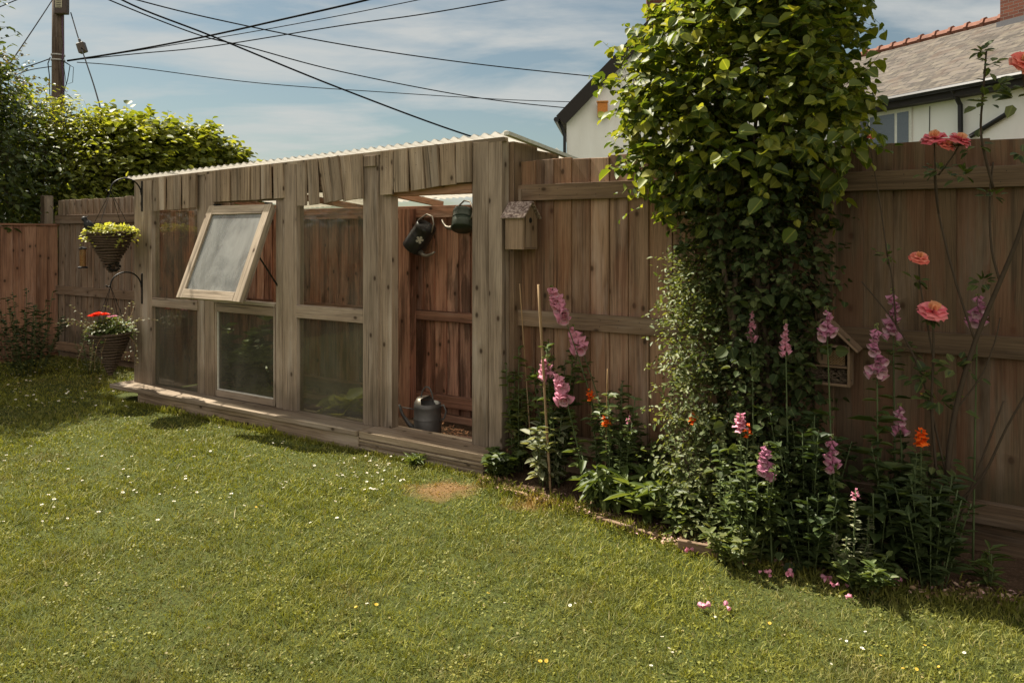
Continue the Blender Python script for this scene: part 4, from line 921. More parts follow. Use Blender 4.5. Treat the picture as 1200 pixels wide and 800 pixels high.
def snapdragon(label, base, tip, n, meshes=SNAP, span=(.88, .99), sc=1.0, leafn=60, ls=.05, lmat=None, nst=1, extra=()):
    base = Vector(base); tip = Vector(tip); root = empty('snapdragon', base, 0, label, 'snapdragon', 'snapdragons in the flower bed')
    pts = [p-base for p in stem_curve(base, tip, random.uniform(-.03, .03))]; m = MB(); m.tube(pts, .003, 6)
    side = []
    for k in range(nst-1):
        q = [p+Vector((random.uniform(-1, 1), random.uniform(-.5, .5), 0))*.0 for p in pts]; dx = random.uniform(-.09, .09); dy = random.uniform(-.06, .06); h = random.uniform(.5, .85)
        q = [Vector((p.x*h+dx*min(1, i/6), p.y*h+dy*min(1, i/6), p.z*h)) for i, p in enumerate(pts)]; m.tube(q, .0025, 6); side.append(q)
    m.build('stem', M_stem, root, smooth=True)
    for k in range(n):
        t = span[0]+(span[1]-span[0])*k/max(1, n-1); f = t*11; i = min(int(f), 10); p = pts[i].lerp(pts[i+1], f-i); o = bpy.data.objects.new('flower', random.choice(meshes)); COL.objects.link(o); o.parent = root
        an = k*2.4; s_ = sc*random.uniform(.9, 1.2)*(1.15-.4*(k/n)); o.scale = (s_,)*3; o.location = p+Vector((-math.sin(an), math.cos(an), 0))*.006; o.rotation_euler = (R(random.uniform(-10, 30)), 0, an)
    leaf_set(root, pts, leafn, ls, lmat or L_snap, OUT_NARROW, .02, span[0], up=.35, droop=-.25, wid=1.8)
    for q in side: leaf_set(root, q, leafn, ls, lmat or L_snap, OUT_NARROW, .02, 1, up=.35, droop=-.25, wid=1.8, name='side_leaves')
    return root
snapdragon('orange snapdragon with a short cane beside it, low on the fence', gb(712, -.20), at(710, 488, -.20), 12, sc=.95, nst=5, leafn=55)
snapdragon('orange snapdragon tucked behind the pink foxgloves', gb(700, -.08), at(691, 456, -.10), 9, sc=.9, nst=3, leafn=50)
snapdragon('orange snapdragon half hidden in the pale climber', gb(815, -.28), at(812, 482, -.26), 10, sc=.85, nst=3, leafn=40)
snapdragon('pink and orange snapdragon at the edge of the climber', gb(868, -.42), at(867, 484, -.42), 16, SNAPP, (.86, .99), 1.05, nst=4, leafn=55)
snapdragon('small orange snapdragon right behind the pink one', gb(878, -.38), at(876, 498, -.38), 6, sc=.8, nst=2, leafn=40)
snapdragon('red orange snapdragon in the shade under the roses', gb(1083, -.30), at(1080, 503, -.28), 14, sc=1.05, nst=6, leafn=75, ls=.06)
snapdragon('budding red snapdragon spike right of the short cane', gb(738, -.14), at(737, 488, -.14), 6, SNAPP, (.9, 1.), .5, nst=4, leafn=60)
snapdragon('small pink snapdragon spike by the bed edge in front of the foxgloves', gb(1000, -.50), at(1003, 574, -.52), 6, SNAPP, (.88, 1.), .6, nst=5, leafn=70, lmat=L_grey, ls=.035)
# leafy clumps in the bed
def clump(name, label, cat, base, r, h, n, size, mat, outline, wid=1., up=.8, droop=-.3, stems=10, group=None):
    root = empty(name, base, 0, label, cat, group); C = []; D = []; N_ = []; ss = []; m = MB()
    for s_ in range(stems):
        an = s_*2.4; rr = r*math.sqrt((s_+.5)/stems); top = Vector((math.cos(an)*rr, math.sin(an)*rr, h*random.uniform(.6, 1.05))); pts = [Vector((math.cos(an)*rr*.35, math.sin(an)*rr*.35, 0)).lerp(top, t)+Vector((0, 0, .03*h*math.sin(3*t))) for t in np.linspace(0, 1, 6)]
        m.tube(pts, .0025, 5)
        for k in range(n//stems):
            t = random.uniform(.12, 1); f = t*5; i = min(int(f), 4); p = pts[i].lerp(pts[i+1], f-i); a2 = k*2.4+random.uniform(-.5, .5); C.append(tuple(p)); D.append((math.cos(a2), math.sin(a2), up*random.uniform(.2, 1.2))); N_.append((random.uniform(-.3, .3), random.uniform(-.3, .3), 1)); ss.append(size*random.uniform(.6, 1.25))
    m.build('stems', M_stem, root, smooth=True); leaves('leaves', C, D, N_, ss, mat, root, outline, fold=.2, curl=droop, wid=wid); return root
clump('strap_leaved_plant', 'spiky strap leaved green plant at the bed edge left of the pink petals', 'plant', gb(768, -.24), .17, .20, 260, .13, L_mid, OUT_NARROW, 1.5, stems=14)
clump('strap_leaved_plant', 'lower strap leaved clump under the pale climber', 'plant', gb(808, -.30), .15, .20, 220, .11, L_mid, OUT_NARROW, 1.4, stems=12)
clump('herb_clump', 'bright green leafy clump at the foot of the pale climber', 'plant', gb(862, -.52), .17, .17, 420, .045, L_var, OUT_OVAL, stems=16)
clump('wilting_plant', 'drooping grey green plant at the foot of the bamboo cane', 'plant', gb(640, -.12), .13, .42, 300, .06, L_grey, OUT_OVAL, stems=9, droop=-.5)
clump('wilting_plant', 'tall seed stalks with pale leaves beside the greenhouse corner', 'plant', gb(607, .02), .09, .72, 340, .05, L_var, OUT_OVAL, stems=7, droop=-.4)
clump('low_bramble', 'low dark leafy weed at the end of the greenhouse sill', 'plant', gb(585, -.12), .12, .15, 200, .05, L_mid, OUT_ROUND, stems=9)
clump('broad_leaved_plant', 'broad drooping leaves under the orange snapdragon', 'plant', gb(708, -.26), .12, .28, 130, .075, L_mid, OUT_OVAL, stems=10, droop=-.8, up=.3)
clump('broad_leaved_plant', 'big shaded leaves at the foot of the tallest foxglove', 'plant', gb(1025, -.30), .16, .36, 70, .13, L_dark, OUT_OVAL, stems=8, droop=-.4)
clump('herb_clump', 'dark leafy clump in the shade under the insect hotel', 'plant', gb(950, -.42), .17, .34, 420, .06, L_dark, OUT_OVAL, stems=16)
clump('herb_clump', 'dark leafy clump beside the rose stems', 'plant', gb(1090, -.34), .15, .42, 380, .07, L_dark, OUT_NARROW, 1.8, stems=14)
clump('herb_clump', 'thin green clump behind the low spiky plant of the flower bed', 'plant', gb(760, .02), .14, .34, 300, .05, L_mid, OUT_OVAL, stems=12)
clump('spiky_seedling', 'lone grey green seedling with narrow leaves in the shaded bed', 'plant', gnd(1158, 688), .04, .15, 50, .07, L_mid, OUT_NARROW, 1.3, stems=4)
clump('tall_weed', 'tall leafy green stalks filling the space behind the bamboo cane', 'plant', gb(652, -.02), .15, .78, 520, .055, L_mid, OUT_OVAL, stems=10, droop=-.4)
clump('tall_weed', 'bushy green stalks around the lower orange snapdragon', 'plant', gb(722, -.10), .16, .60, 540, .05, L_snap, OUT_OVAL, stems=12, droop=-.4)
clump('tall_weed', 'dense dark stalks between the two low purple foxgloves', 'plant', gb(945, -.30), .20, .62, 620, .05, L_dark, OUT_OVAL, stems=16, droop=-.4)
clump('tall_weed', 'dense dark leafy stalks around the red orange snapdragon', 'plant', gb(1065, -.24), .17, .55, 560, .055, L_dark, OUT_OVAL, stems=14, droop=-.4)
clump('tall_weed', 'grey green stalks in front of the dark shrub beside the mauve foxglove', 'plant', gb(880, -.46), .17, .48, 520, .042, L_mid, OUT_OVAL, stems=14, droop=-.4)
clump('herb_clump', 'low leafy carpet at the bed edge under the small pink spike', 'plant', gb(1010, -.50), .16, .16, 380, .045, L_mid, OUT_OVAL, stems=16)
# greenhouse plant behind the lower pane
root = clump('broad_leaved_plant', 'pale broad leaved plant growing behind the lower glass beside the doorway', 'plant', L(a_at(398, .2), .2, .01), .12, .20, 50, .15, L_lime, OUT_ROUND, stems=9, droop=-.4)
clump('broad_leaved_plant', 'dark leafy plant behind the glass under the open window', 'plant', L(a_at(290, .35), .35, .01), .3, .65, 260, .11, L_mid, OUT_ROUND, stems=14)
clump('grass_tuft', 'long grass tuft against the ribbed sill by the doorway', 'grass tuft', gnd(486, 545), .05, .07, 140, .06, L_mid, OUT_NARROW, .6, stems=8)
# shrub in the dark left corner
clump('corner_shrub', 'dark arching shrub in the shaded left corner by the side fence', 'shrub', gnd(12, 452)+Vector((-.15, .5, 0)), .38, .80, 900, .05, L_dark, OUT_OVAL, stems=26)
clump('corner_shrub', 'thin arching plant beneath the lower hanging basket', 'plant', gnd(108, 438), .16, .42, 240, .04, L_grey, OUT_OVAL, stems=14)

def litter():
    n = 1500; t = rng.random(n)*(len(BED)-2); i = t.astype(int); f = t-i; X = BX[i]*(1-f)+BX[i+1]*f; Y = BY[i]*(1-f)+BY[i+1]*f+np.abs(rng.normal(0, .09, n))-.03; X += rng.normal(0, .03, n)
    P = np.stack([X, Y, rng.uniform(.012, .022, n)], 1); D = rdir(n); D[:, 2] *= .3
    b_ = NB('dry_litter'); mt = b_.done(b_.bsdf(b_.ramp(b_.attr(), (0, (.10, .055, .03)), (.5, (.26, .16, .09)), (.8, (.42, .30, .20)), (1, (.50, .30, .30))), .9))
    o = leaves('leaf_litter', P, D, np.array([[0, 0, 1.]])+rng.normal(size=(n, 3))*.4, rng.uniform(.008, .030, n), mt, outline=OUT_OVAL, fold=.2, curl=-.2); tag(o, 'dry leaves and faded petals littering the edge of the flower bed', 'leaf litter', kind='stuff')
litter()
# canes and bed edging
def cane(label, b, p0, p1, r=.0048):
    A = at(*p0, b); B = at(*p1, b); root = Vector((A.x, A.y, 0)); m = MB(); n = 9; pts = [A.lerp(B, t)-root for t in np.linspace(0, 1, n)]; rad = [r*(1.25 if i in (2, 5, 7) else 1) for i in range(n)]
    m.tube(pts, rad, 8); o = m.build('bamboo_cane', M_cane, None, smooth=True); o.location = root; tag(o, label, 'cane', 'bamboo canes in the flower bed')
cane('thick bamboo cane standing among the pink foxgloves', -.16, (646, 592), (631, 333), .0065)
cane('thin bamboo cane beside the greenhouse corner', .02, (622, 520), (609, 332), .0035)
cane('short thin cane above the orange snapdragon', -.16, (709, 580), (712, 432), .003)
def edging(label, p, q, h=.045):
    A, B = gnd(*p), gnd(*q); d = B-A; m = MB(); m.box(0, d.length, -.012, .012, -.01, h, 0, .002); o = m.build('bed_edging', W['rail'], None, bevel=.003); o.location = A; o.rotation_euler = (0, 0, math.atan2(d.y, d.x)); tag(o, label, 'edging board', 'edging boards of the flower bed')
edging('edging board with pink petals lying against it', (795, 644), (884, 661), .05)
edging('edging board half buried under the strap leaved plant', (700, 610), (770, 632), .025)
m = MB(); pts = [gnd(590, 575), gnd(612, 582), gnd(632, 588), gnd(650, 592)]; m.tube([(p.x, p.y, .014+.01*math.sin(i*2)) for i, p in enumerate(pts)], .005, 7)
tag(m.build('hose_pipe', M_cane, None, smooth=True), 'thin pale hose lying along the edge of the flower bed', 'hose')

# ------------------------------------------------------------------ roses
def rose_head(root, p, r, n=1, mats=None, name='flower_head', tilt=(0, 0)):
    m = MB(); M0 = Matrix.Translation(p) @ Euler((tilt[0], tilt[1], 0)).to_matrix().to_4x4()
    rings = [(5, .22, 80, 1), (6, .45, 62, 1), (7, .68, 42, 0), (8, .88, 22, 0), (9, 1.0, 4, 0)]
    for ri, (k, f, el, mi) in enumerate(rings):
        m.cur = mi
        for j in range(k):
            an = 2*math.pi*j/k+ri*.7+random.uniform(-.15, .15); el_ = R(el+random.uniform(-8, 8)); d = Vector((math.cos(an)*math.cos(el_), math.sin(an)*math.cos(el_), math.sin(el_))); s_ = Vector((-math.sin(an), math.cos(an), 0)); u = d.cross(s_)*-1
            l_ = r*(.55+.45*f)*random.uniform(.9, 1.08); w_ = l_*.55; b0 = Vector((math.cos(an), math.sin(an), 0))*r*.08
            G = []
            for a_ in range(4):
                t = a_/3; wv = w_*(.35+.95*math.sin(min(1, t*1.15)*math.pi*.55)); cur = .28*r*t*t*(1 if ri < 2 else -.9)
                for c_ in (-1, -.5, 0, .5, 1):
                    v = b0+d*l_*t*(1-.07*c_*c_*(t > .9))+s_*wv*c_*.75+u*(cur*-1+.12*r*(1-c_*c_)*-1*(1 if ri < 3 else .4)+random.uniform(-.01, .01)*r*2); G.append(tuple(M0 @ v))
            fs = [(a_*5+c_, a_*5+c_+1, (a_+1)*5+c_+1, (a_+1)*5+c_) for a_ in range(3) for c_ in range(4)]
            m.add(G, fs, [[(0, 0)]*4]*len(fs), random.random())
    return m.build(name, mats or [P_rose, P_rosey], root, smooth=True)
P_rosep = petal('deep_pink_rose', (.85, .16, .22), (.95, .38, .38), .35)
L_rose = leafmat('rose_leaf', [(.04, .06, .02), (.08, .11, .035), (.15, .17, .05)], .35)
def rose_bush():
    b = -.10; base = gb(1110, b); root = empty('rose_bush', base, 0, 'tall thorny rose bush with coral and pink blooms against the dark fence', 'rose bush')
    def pth(*pp): return [at(px, py, bb)-base for px, py, bb in pp]
    canes = [(pth((1112, 645, -.1), (1110, 560, -.1), (1120, 480, -.1), (1143, 400, -.1), (1172, 330, -.1), (1196, 270, -.12), (1210, 210, -.14)), .009),
             (pth((1143, 400, -.1), (1120, 330, -.1), (1100, 250, -.08), (1095, 205, -.1)), .004), (pth((1172, 330, -.1), (1162, 290, -.1), (1160, 230, -.1), (1164, 190, -.1)), .004),
             (pth((1105, 640, -.1), (1098, 560, -.12), (1092, 480, -.12), (1094, 410, -.13), (1093, 368, -.14)), .005), (pth((1094, 420, -.1), (1085, 370, -.1), (1078, 330, -.1), (1077, 305, -.12)), .0032),
             (pth((1120, 480, -.1), (1150, 440, -.1), (1166, 400, -.1), (1172, 372, -.1)), .003), (pth((1110, 600, -.1), (1150, 560, -.12), (1180, 500, -.14), (1215, 440, -.14)), .0045), (pth((1120, 620, -.1), (1150, 540, -.12), (1176, 470, -.1)), .004),
             (pth((1100, 250, -.08), (1096, 200, -.12), (1095, 168, -.14)), .003), (pth((1100, 205, -.1), (1115, 185, -.12), (1124, 170, -.14)), .0025), (pth((1164, 220, -.1), (1150, 160, -.14), (1152, 110, -.16), (1156, 60, -.18)), .004),
             (pth((1210, 210, -.14), (1205, 130, -.2), (1198, 80, -.25)), .005), (pth((1110, 560, -.1), (1080, 440, -.1), (1050, 380, -.08), (1010, 330, -.06)), .0035), (pth((1040, 300, -.1), (1030, 230, -.1), (1020, 175, -.12)), .0025),
             (pth((1050, 380, -.08), (1046, 330, -.1), (1040, 300, -.1)), .003)]
    for pts, r in canes:
        q = [pts[0]]
        for i in range(len(pts)-1):
            p0, p1, p2, p3 = pts[max(i-1, 0)], pts[i], pts[i+1], pts[min(i+2, len(pts)-1)]
            for t in (.25, .5, .75, 1):
                q.append(.5*((2*p1)+(-p0+p2)*t+(2*p0-5*p1+4*p2-p3)*t*t+(-p0+3*p1-3*p2+p3)*t**3))
        r *= 1.35; m = MB(); m.tube(q, [r*(1-.4*i/len(q)) for i in range(len(q))], 7)
        for k in range(len(q)*2):
            p = random.choice(q); d = Vector((random.uniform(-1, 1), random.uniform(-1, 1), .1)).normalized(); m.tube([p, p+d*(r+.006)], [.0018, .0003], 4, False)
        m.build('cane', M_stem_d, root, smooth=True)
    for (px, py, bb, r, mt, tl) in ((1077, 300, -.12, .036, [P_rose, P_rosey], (.5, 0)), (1093, 361, -.15, .052, [P_rosep, P_rosey], (.5, 0)), (1095, 160, -.16, .046, [P_rosep, P_rosey], (.3, -.2)), (1109, 168, -.16, .034, [P_rose, P_rosey], (.5, .3)), (1124, 162, -.16, .042, [P_rosep, P_rosey], (.4, .3)), (1200, 70, -.26, .048, [P_rose, P_rosey], (.9, 0)), (1020, 160, -.14, .017, [P_rose, P_rosey], (.2, 0))):
        p = at(px, py, bb)-base; rose_head(root, p-Vector((0, 0, r*.25)), r, mats=mt, tilt=tl)
    C = []; D = []; N_ = []; s_ = []
    def sprig(px, py, bb, n, size, spread=.05):
        n = int(n*1.8); spread *= 1.15
        p = at(px, py, bb)-base
        for k in range(n):
            d = Vector((random.uniform(-1, 1), random.uniform(-.6, .4), random.uniform(-.5, .5))); C.append(tuple(p+d*spread*random.random())); D.append(tuple(d)); N_.append((random.uniform(-.4, .4), -.4, 1)); s_.append(size*random.uniform(.7, 1.2))
    for a_ in ((1155, 120, -.16, 9, .05, .08), (1170, 100, -.16, 5, .05, .06), (1145, 170, -.14, 7, .05, .08), (1190, 115, -.2, 6, .06, .06), (1198, 180, -.2, 6, .04, .05), (1100, 200, -.12, 9, .04, .07), (1130, 205, -.12, 6, .04, .06), (1092, 375, -.14, 7, .03, .03), (1085, 440, -.1, 9, .05, .07),
               (1120, 430, -.1, 14, .05, .10), (1060, 410, -.08, 8, .035, .1), (1150, 330, -.1, 8, .04, .07), (1100, 470, -.1, 12, .055, .10), (1040, 300, -.1, 8, .03, .08), (1095, 540, -.1, 14, .05, .12), (1025, 175, -.12, 3, .03, .03), (1165, 230, -.1, 5, .04, .05), (1075, 330, -.1, 6, .04, .05), (1150, 60, -.18, 7, .045, .03), (1160, 75, -.18, 5, .04, .03)): sprig(*a_)
    leaves('leaves', C, D, N_, s_, L_rose, root, OUT_OVAL, wid=1.25)
    m = MB(); bloom(m, at(1081, 462, -.12)-base, .016, 9); m.build('faded_bloom', P_yel, root)
rose_bush()

# ------------------------------------------------------------------ small things on the lawn
def daisy_mesh(pm, cm, r=.009):
    m = MB()
    for k in range(11):
        an = 2*math.pi*k/11; d = Vector((math.cos(an), math.sin(an), .25)); s_ = Vector((-d.y, d.x, 0)); m.add([d*r*.2, d*r*.7-s_*r*.2, d*r, d*r*.7+s_*r*.2], [(0, 1, 2, 3)], [[(0, 0)]*4])
    m.cur = 1; m.lathe([(.0001, .003), (r*.22, .0026), (r*.3, .001)], 8); m.cur = 2; m.tube([(0, 0, 0), (.002, .001, -.03)], .0008, 4, False)
    o = m.build('d', [pm, cm, M_stem], None); me = o.data; bpy.data.objects.remove(o); return me
DAISY = daisy_mesh(P_white, P_yel); BUTT = daisy_mesh(P_yel, P_yel, .011)
def scatter_flower(name, me, pts, label, cat, group, s=(.8, 1.3)):
    for p in pts:
        o = bpy.data.objects.new(name, me); COL.objects.link(o); k = random.uniform(*s); o.scale = (k, k, k); o.location = (p.x, p.y, random.uniform(.026, .036)); o.rotation_euler = (random.uniform(-.35, .35)+.2, random.uniform(-.35, .35), random.uniform(0, 6)); tag(o, label, cat, group)
def cloud(n, x0, x1, y0, y1): return [gnd(random.uniform(x0, x1), random.uniform(y0, y1)) for _ in range(n)]
def lawn_ok(p): a = ca*(p.x-G0[0])+sa*(p.y-G0[1]); bb = -sa*(p.x-G0[0])+ca*(p.y-G0[1]); return not (bb > -.2 and a > -4) and not (bb > .7) and not in_bed(p.x, p.y)
random.seed(11)
shade = [p for p in cloud(75, 5, 150, 430, 482) if lawn_ok(p)]
scatter_flower('daisy', DAISY, shade, 'white daisy in the shaded left corner of the lawn', 'daisy', 'daisies in the shaded corner', (.9, 1.5))
nearsill = [p for p in cloud(46, 395, 478, 538, 580) if lawn_ok(p)]
scatter_flower('daisy', DAISY, nearsill, 'white daisy in the patch in front of the greenhouse sill', 'daisy', 'daisies in front of the sill', (.55, 1.05))
mid = [p for p in cloud(85, 0, 400, 500, 620) if lawn_ok(p)]
scatter_flower('daisy', DAISY, mid, 'white daisy scattered on the sunny middle of the lawn', 'daisy', 'daisies across the sunny lawn', (.6, 1.2))
front = [gnd(*p) for p in ((830, 717), (824, 720), (838, 733), (776, 755), (784, 769), (788, 774), (591, 714), (1014, 751), (1010, 768), (1012, 772), (985, 760), (992, 762), (974, 788), (897, 797), (1130, 775), (668, 717), (692, 715), (674, 716), (763, 792), (430, 718))]
scatter_flower('daisy', DAISY, front, 'white daisy in the near right foreground of the lawn', 'daisy', 'daisies in the foreground', (.45, .8))
yel = [gnd(*p) for p in ((144, 580), (129, 608), (300, 600), (417, 720), (441, 717), (572, 703), (633, 785), (640, 784), (902, 741), (1084, 765), (1058, 794), (1100, 792), (1074, 796), (1032, 780))]
scatter_flower('buttercup', BUTT, yel, 'small yellow flower dotted in the lawn grass', 'flower', 'yellow flowers in the lawn', (.45, .8))
def petal_piece():
    m = MB()
    for k in range(3):
        m.lathe([(.002, 0), (.006, .006), (.010, .020), (.014, .026)], 8, Matrix.Translation((random.uniform(-.012, .012), random.uniform(-.012, .012), .01)) @ Euler((random.uniform(1, 2), 0, random.uniform(0, 6))).to_matrix().to_4x4())
    o = m.build('p', P_pink, None, smooth=True); me = o.data; bpy.data.objects.remove(o); return me
PET = [petal_piece() for _ in range(4)]
def petals(pts, label, group, s=(.5, .8)):
    for q in pts:
        o = bpy.data.objects.new('fallen_petals', random.choice(PET)); COL.objects.link(o); k = random.uniform(*s); o.scale = (k,)*3; p = gnd(*q); o.location = (p.x, p.y, .02); o.rotation_euler = (0, 0, random.uniform(0, 6)); tag(o, label, 'fallen petals', group)
petals([(803, 641), (812, 645), (820, 648), (826, 643), (808, 650)], 'fallen pink bells heaped beside the edging board', 'fallen bells by the edging board')
petals([(823, 718)], 'fallen pink bells alone on the sunny lawn, the left of two bunches', None); petals([(852, 717)], 'fallen pink bells on the sunny lawn, the right of two bunches', None)
petals([(868, 667), (894, 676), (902, 678), (926, 680), (960, 668), (972, 688), (982, 685), (990, 690), (978, 692), (988, 682), (968, 684), (1049, 688), (995, 706)], 'fallen pink bell in the shade at the edge of the flower bed', 'fallen bells along the shaded bed edge')

# ------------------------------------------------------------------ trees and hedge beyond the left fences
L_hedge = leafmat('hedge_leaf', [(.085, .115, .018), (.20, .225, .032), (.33, .33, .06)], .45)
L_dkh = leafmat('dark_conifer_leaf', [(.038, .058, .016), (.070, .10, .025), (.13, .155, .042)], .30)
def tree(label, name, blobs, n, per, step, size, mat, outline, trunk, wid=1., tw=.003, surf=(.55, 1.08), droop=.25):
    c0 = blobs[0][0]; root = empty(name, (c0[0], c0[1], 0), 0, label, 'tree' if 'tree' in name else 'shrub', 'trees and shrubs beyond the left fence'); o = np.array([c0[0], c0[1], 0])
    C, D, Nn, P = sprigs(blobs, n, per, step, surf=surf, droop=droop, keep=lambda s: s[:, 2] > .3)
    leaves('crown', C-o, D, Nn, rng.uniform(.65, 1.3, len(C))*size, mat, root, outline, wid=wid); twig_mesh('twigs', P-o, tw, M_stem_d, root)
    m = MB(); m.tube([(0, 0, -.05), (.05, .02, trunk*.4), (-.03, .03, trunk*.8)], [.09, .07, .04], 9)
    for k, b in enumerate(blobs[:7]):
        e = Vector(b[0])-Vector(o); m.tube([(0, 0, trunk*.35), Vector((e.x*.5, e.y*.5, (trunk*.35+e.z)/2)), e], [.05, .03, .012], 7)
    m.build('trunk', M_bark, root, smooth=True)
def Bq(px, py, Y, r): p = atY(px, py, Y); return ((p.x, p.y, p.z), r)
tree('big dark leafy tree behind the side fence at the far left', 'tree', [Bq(-48, 215, 9.2, (.85, .8, 1.0)), Bq(5, 168, 9.6, (.42, .5, .62)), Bq(-100, 120, 9, (.9, .8, .9)), Bq(25, 210, 9.5, (.4, .5, .5)), Bq(-190, 160, 8.4, (.9, .9, 1.1)), Bq(-125, 60, 9, (.6, .7, .6)), Bq(-125, 5, 8.2, (.85, .7, .8)), Bq(-150, 90, 8.3, (.7, .6, .8)), Bq(-75, 110, 8.6, (.6, .5, .7)), Bq(-35, 185, 8.35, (.42, .42, .65)), Bq(-135, 0, 8.0, (.50, .5, .6)), Bq(-112, 70, 8.2, (.40, .45, .6)), Bq(-130, 50, 7.6, (.6, .5, .8)), Bq(-320, 150, 7.6, (.8, .9, 1.2))], 4800, 7, .055, .085, L_dkh, OUT_OVAL, 2.4)
tree('wispy reddish twigged tree rising above the hedge at the left edge', 'tree', [Bq(15, 105, 10.6, (.22, .2, .35)), Bq(35, 118, 10.6, (.18, .2, .25)), Bq(0, 95, 10.6, (.25, .2, .3))], 130, 7, .055, .05, leafmat('reddish_leaf', [(.07, .06, .03), (.12, .10, .04), (.17, .14, .05)], .3), OUT_ROUND, 2.6, surf=(.2, 1.0))
tree('yellow green bush in front of the utility pole', 'leafy_bush', [Bq(60, 205, 10.3, (.45, .5, .75)), Bq(95, 190, 10.6, (.42, .5, .55)), Bq(45, 155, 10.4, (.32, .4, .35)), Bq(110, 225, 10.2, (.4, .4, .5)), Bq(75, 240, 9.9, (.35, .3, .45))], 1300, 8, .06, .075, L_hedge, OUT_OVAL, 1.8)
tree('rounded broad leaved bush behind the left end of the greenhouse', 'leafy_bush', [Bq(150, 195, 10.9, (.55, .5, .55)), Bq(190, 200, 11.2, (.5, .5, .52)), Bq(130, 180, 11, (.35, .4, .40)), Bq(170, 225, 10.8, (.55, .5, .5))], 1500, 7, .06, .095, L_hedge, OUT_ROUND, 1.8)
tree('lower broad leaved bush ending above the corrugated roof', 'leafy_bush', [Bq(230, 200, 11.6, (.50, .5, .50)), Bq(262, 215, 11.8, (.34, .4, .32)), Bq(215, 215, 11.4, (.5, .5, .5)), Bq(285, 215, 12, (.16, .2, .12)), Bq(300, 208, 12, (.10, .1, .06))], 1150, 7, .055, .095, L_hedge, OUT_ROUND, 1.8)

def side_hedge():
    bl = []
    for k in range(9): p = L(-8.3+random.uniform(-.2, .2), -2.4-k*1.15); bl.append(((p.x, p.y, 1.3), (.9, .9, 1.35+random.uniform(-.2, .3))))
    tree('long clipped hedge running beyond the side fence to the left of the view', 'leafy_bush', bl, 2600, 6, .08, .12, L_dkh, OUT_OVAL, 1.2, surf=(.6, 1.05))
side_hedge()
# ------------------------------------------------------------------ utility pole and cables
YP = 18.0; pp = atY(68, 100, YP)
pole = empty('utility_pole', (pp.x, pp.y, 0), 0, 'tall dark wooden utility pole with a junction box behind the bushes', 'utility pole')
m = MB(); m.tube([(0, 0, z) for z in (-.2, 2, 4, 6, 7.3)], [.17, .155, .14, .13, .125], 14); m.build('pole', W['pole'], pole, smooth=True)
zb = 1.4+(HOR-8)*YP/F
m = MB(); m.box(.03, .32, -.22, -.08, zb-.22, zb+.35, 2); m.build('junction_box', flat('box_brown', (.07, .05, .045), .6), pole, bevel=.015)
m = MB(); m.box(.07, .22, -.226, -.2205, zb-.08, zb+.10, 2); nb = m.build('notice', flat('notice_cream', (.42, .38, .28), .6), pole)
m = MB(); 
for k in range(4): m.box(.09, .20, -.2295, -.2268, zb+.06-.04*k, zb+.075-.04*k, 0)
m.build('notice_print', M_black, pole)
zr = 1.4+(HOR-70)*YP/F
for k in (0, 1): m = MB(); m.lathe([(.148, zr-.03+.12*k), (.152, zr-.03+.12*k), (.152, zr+.0+.12*k), (.148, zr+.12*k)], 16); m.build('band', flat('galvanised_band%s' % '', (.35, .34, .32), .5, .6), pole)
M_purp = flat('purple_cable', (.10, .05, .10), .6)
m = MB(); m.tube([(.15+.02*math.sin(k*1.9), -.06, 7.0-k*.28) for k in range(18)], .014, 5); m.build('conduit', M_purp, pole)
m = MB(); m.tube([(-.15, -.05, zr+.05), (-.20, -.06, zr-.1), (-.17, -.05, zr-.4), (-.15, -.05, zr-1.4), (-.15, -.05, 2.6)], .012, 5); m.tube([(.15, -.1, zr-.02), (.34, -.1, zr-.15), (.28, -.1, zr-.5), (.2, -.1, zr-.75), (.15, -.1, zr-.9)], .010, 5); m.tube([(.15, -.1, zr-.05), (.42, -.1, zr-.2), (.40, -.1, zr-.55), (.25, -.1, zr-.6), (.2, -.1, zr-.2)], .007, 5); m.build('loose_wire', M_black, pole)
def cable(label, pts, r):
    """pts: (px, py, depth) along the run"""
    P = [atY(*p) for p in pts]; o0 = P[0].copy(); q = []
    for i in range(len(P)-1):
        p0, p1, p2, p3 = P[max(i-1, 0)], P[i], P[i+1], P[min(i+2, len(P)-1)]
        for t in np.linspace(0, 1, 9)[(0 if i == 0 else 1):]: t = float(t); q.append(.5*((2*p1)+(-p0+p2)*t+(2*p0-5*p1+4*p2-p3)*t*t+(-p0+3*p1-3*p2+p3)*t**3)-o0)
    m = MB(); m.tube(q, r, 6); o = m.build('overhead_cable', M_cable, None, smooth=True); o.location = o0; tag(o, label, 'cable', 'overhead cables')
cable('thick black cable dropping from the top left down to the greenhouse roof', [(60, -55, 7), (143, 0, 7.2), (250, 43, 7.4), (400, 104, 7.6), (556, 161, 7.8), (700, 200, 8)], .0085)
cable('cable from the pole sweeping up to the right, lowest of three', [(79, 71, 18), (160, 63, 17), (250, 54, 16), (400, 30, 15), (500, 16, 14.5), (620, -5, 14)], .011)
cable('thick twin cable from the pole rising to the top edge left of centre', [(79, 71, 18), (150, 60, 16.5), (240, 43, 15), (330, 23, 14), (430, 0, 13), (520, -24, 12)], .018)
cable('thin cable rising from the pole between the two thicker ones', [(79, 72, 18), (150, 61, 17), (280, 40, 15), (400, 18, 14), (495, -1, 13)], .008)
cable('long sagging cable crossing the sky to the gable rake', [(100, -20, 16), (150, -3, 16.5), (250, 22, 17), (400, 52, 18), (550, 74, 19.5), (700, 90, 21), (760, 95, 22)], .014)
cable('cable sagging low across the sky towards the nest box', [(90, -20, 15), (128, 0, 15.5), (230, 40, 16.5), (290, 55, 17), (400, 84, 18.5), (550, 113, 20), (660, 126, 21.2), (740, 131, 22)], .014)
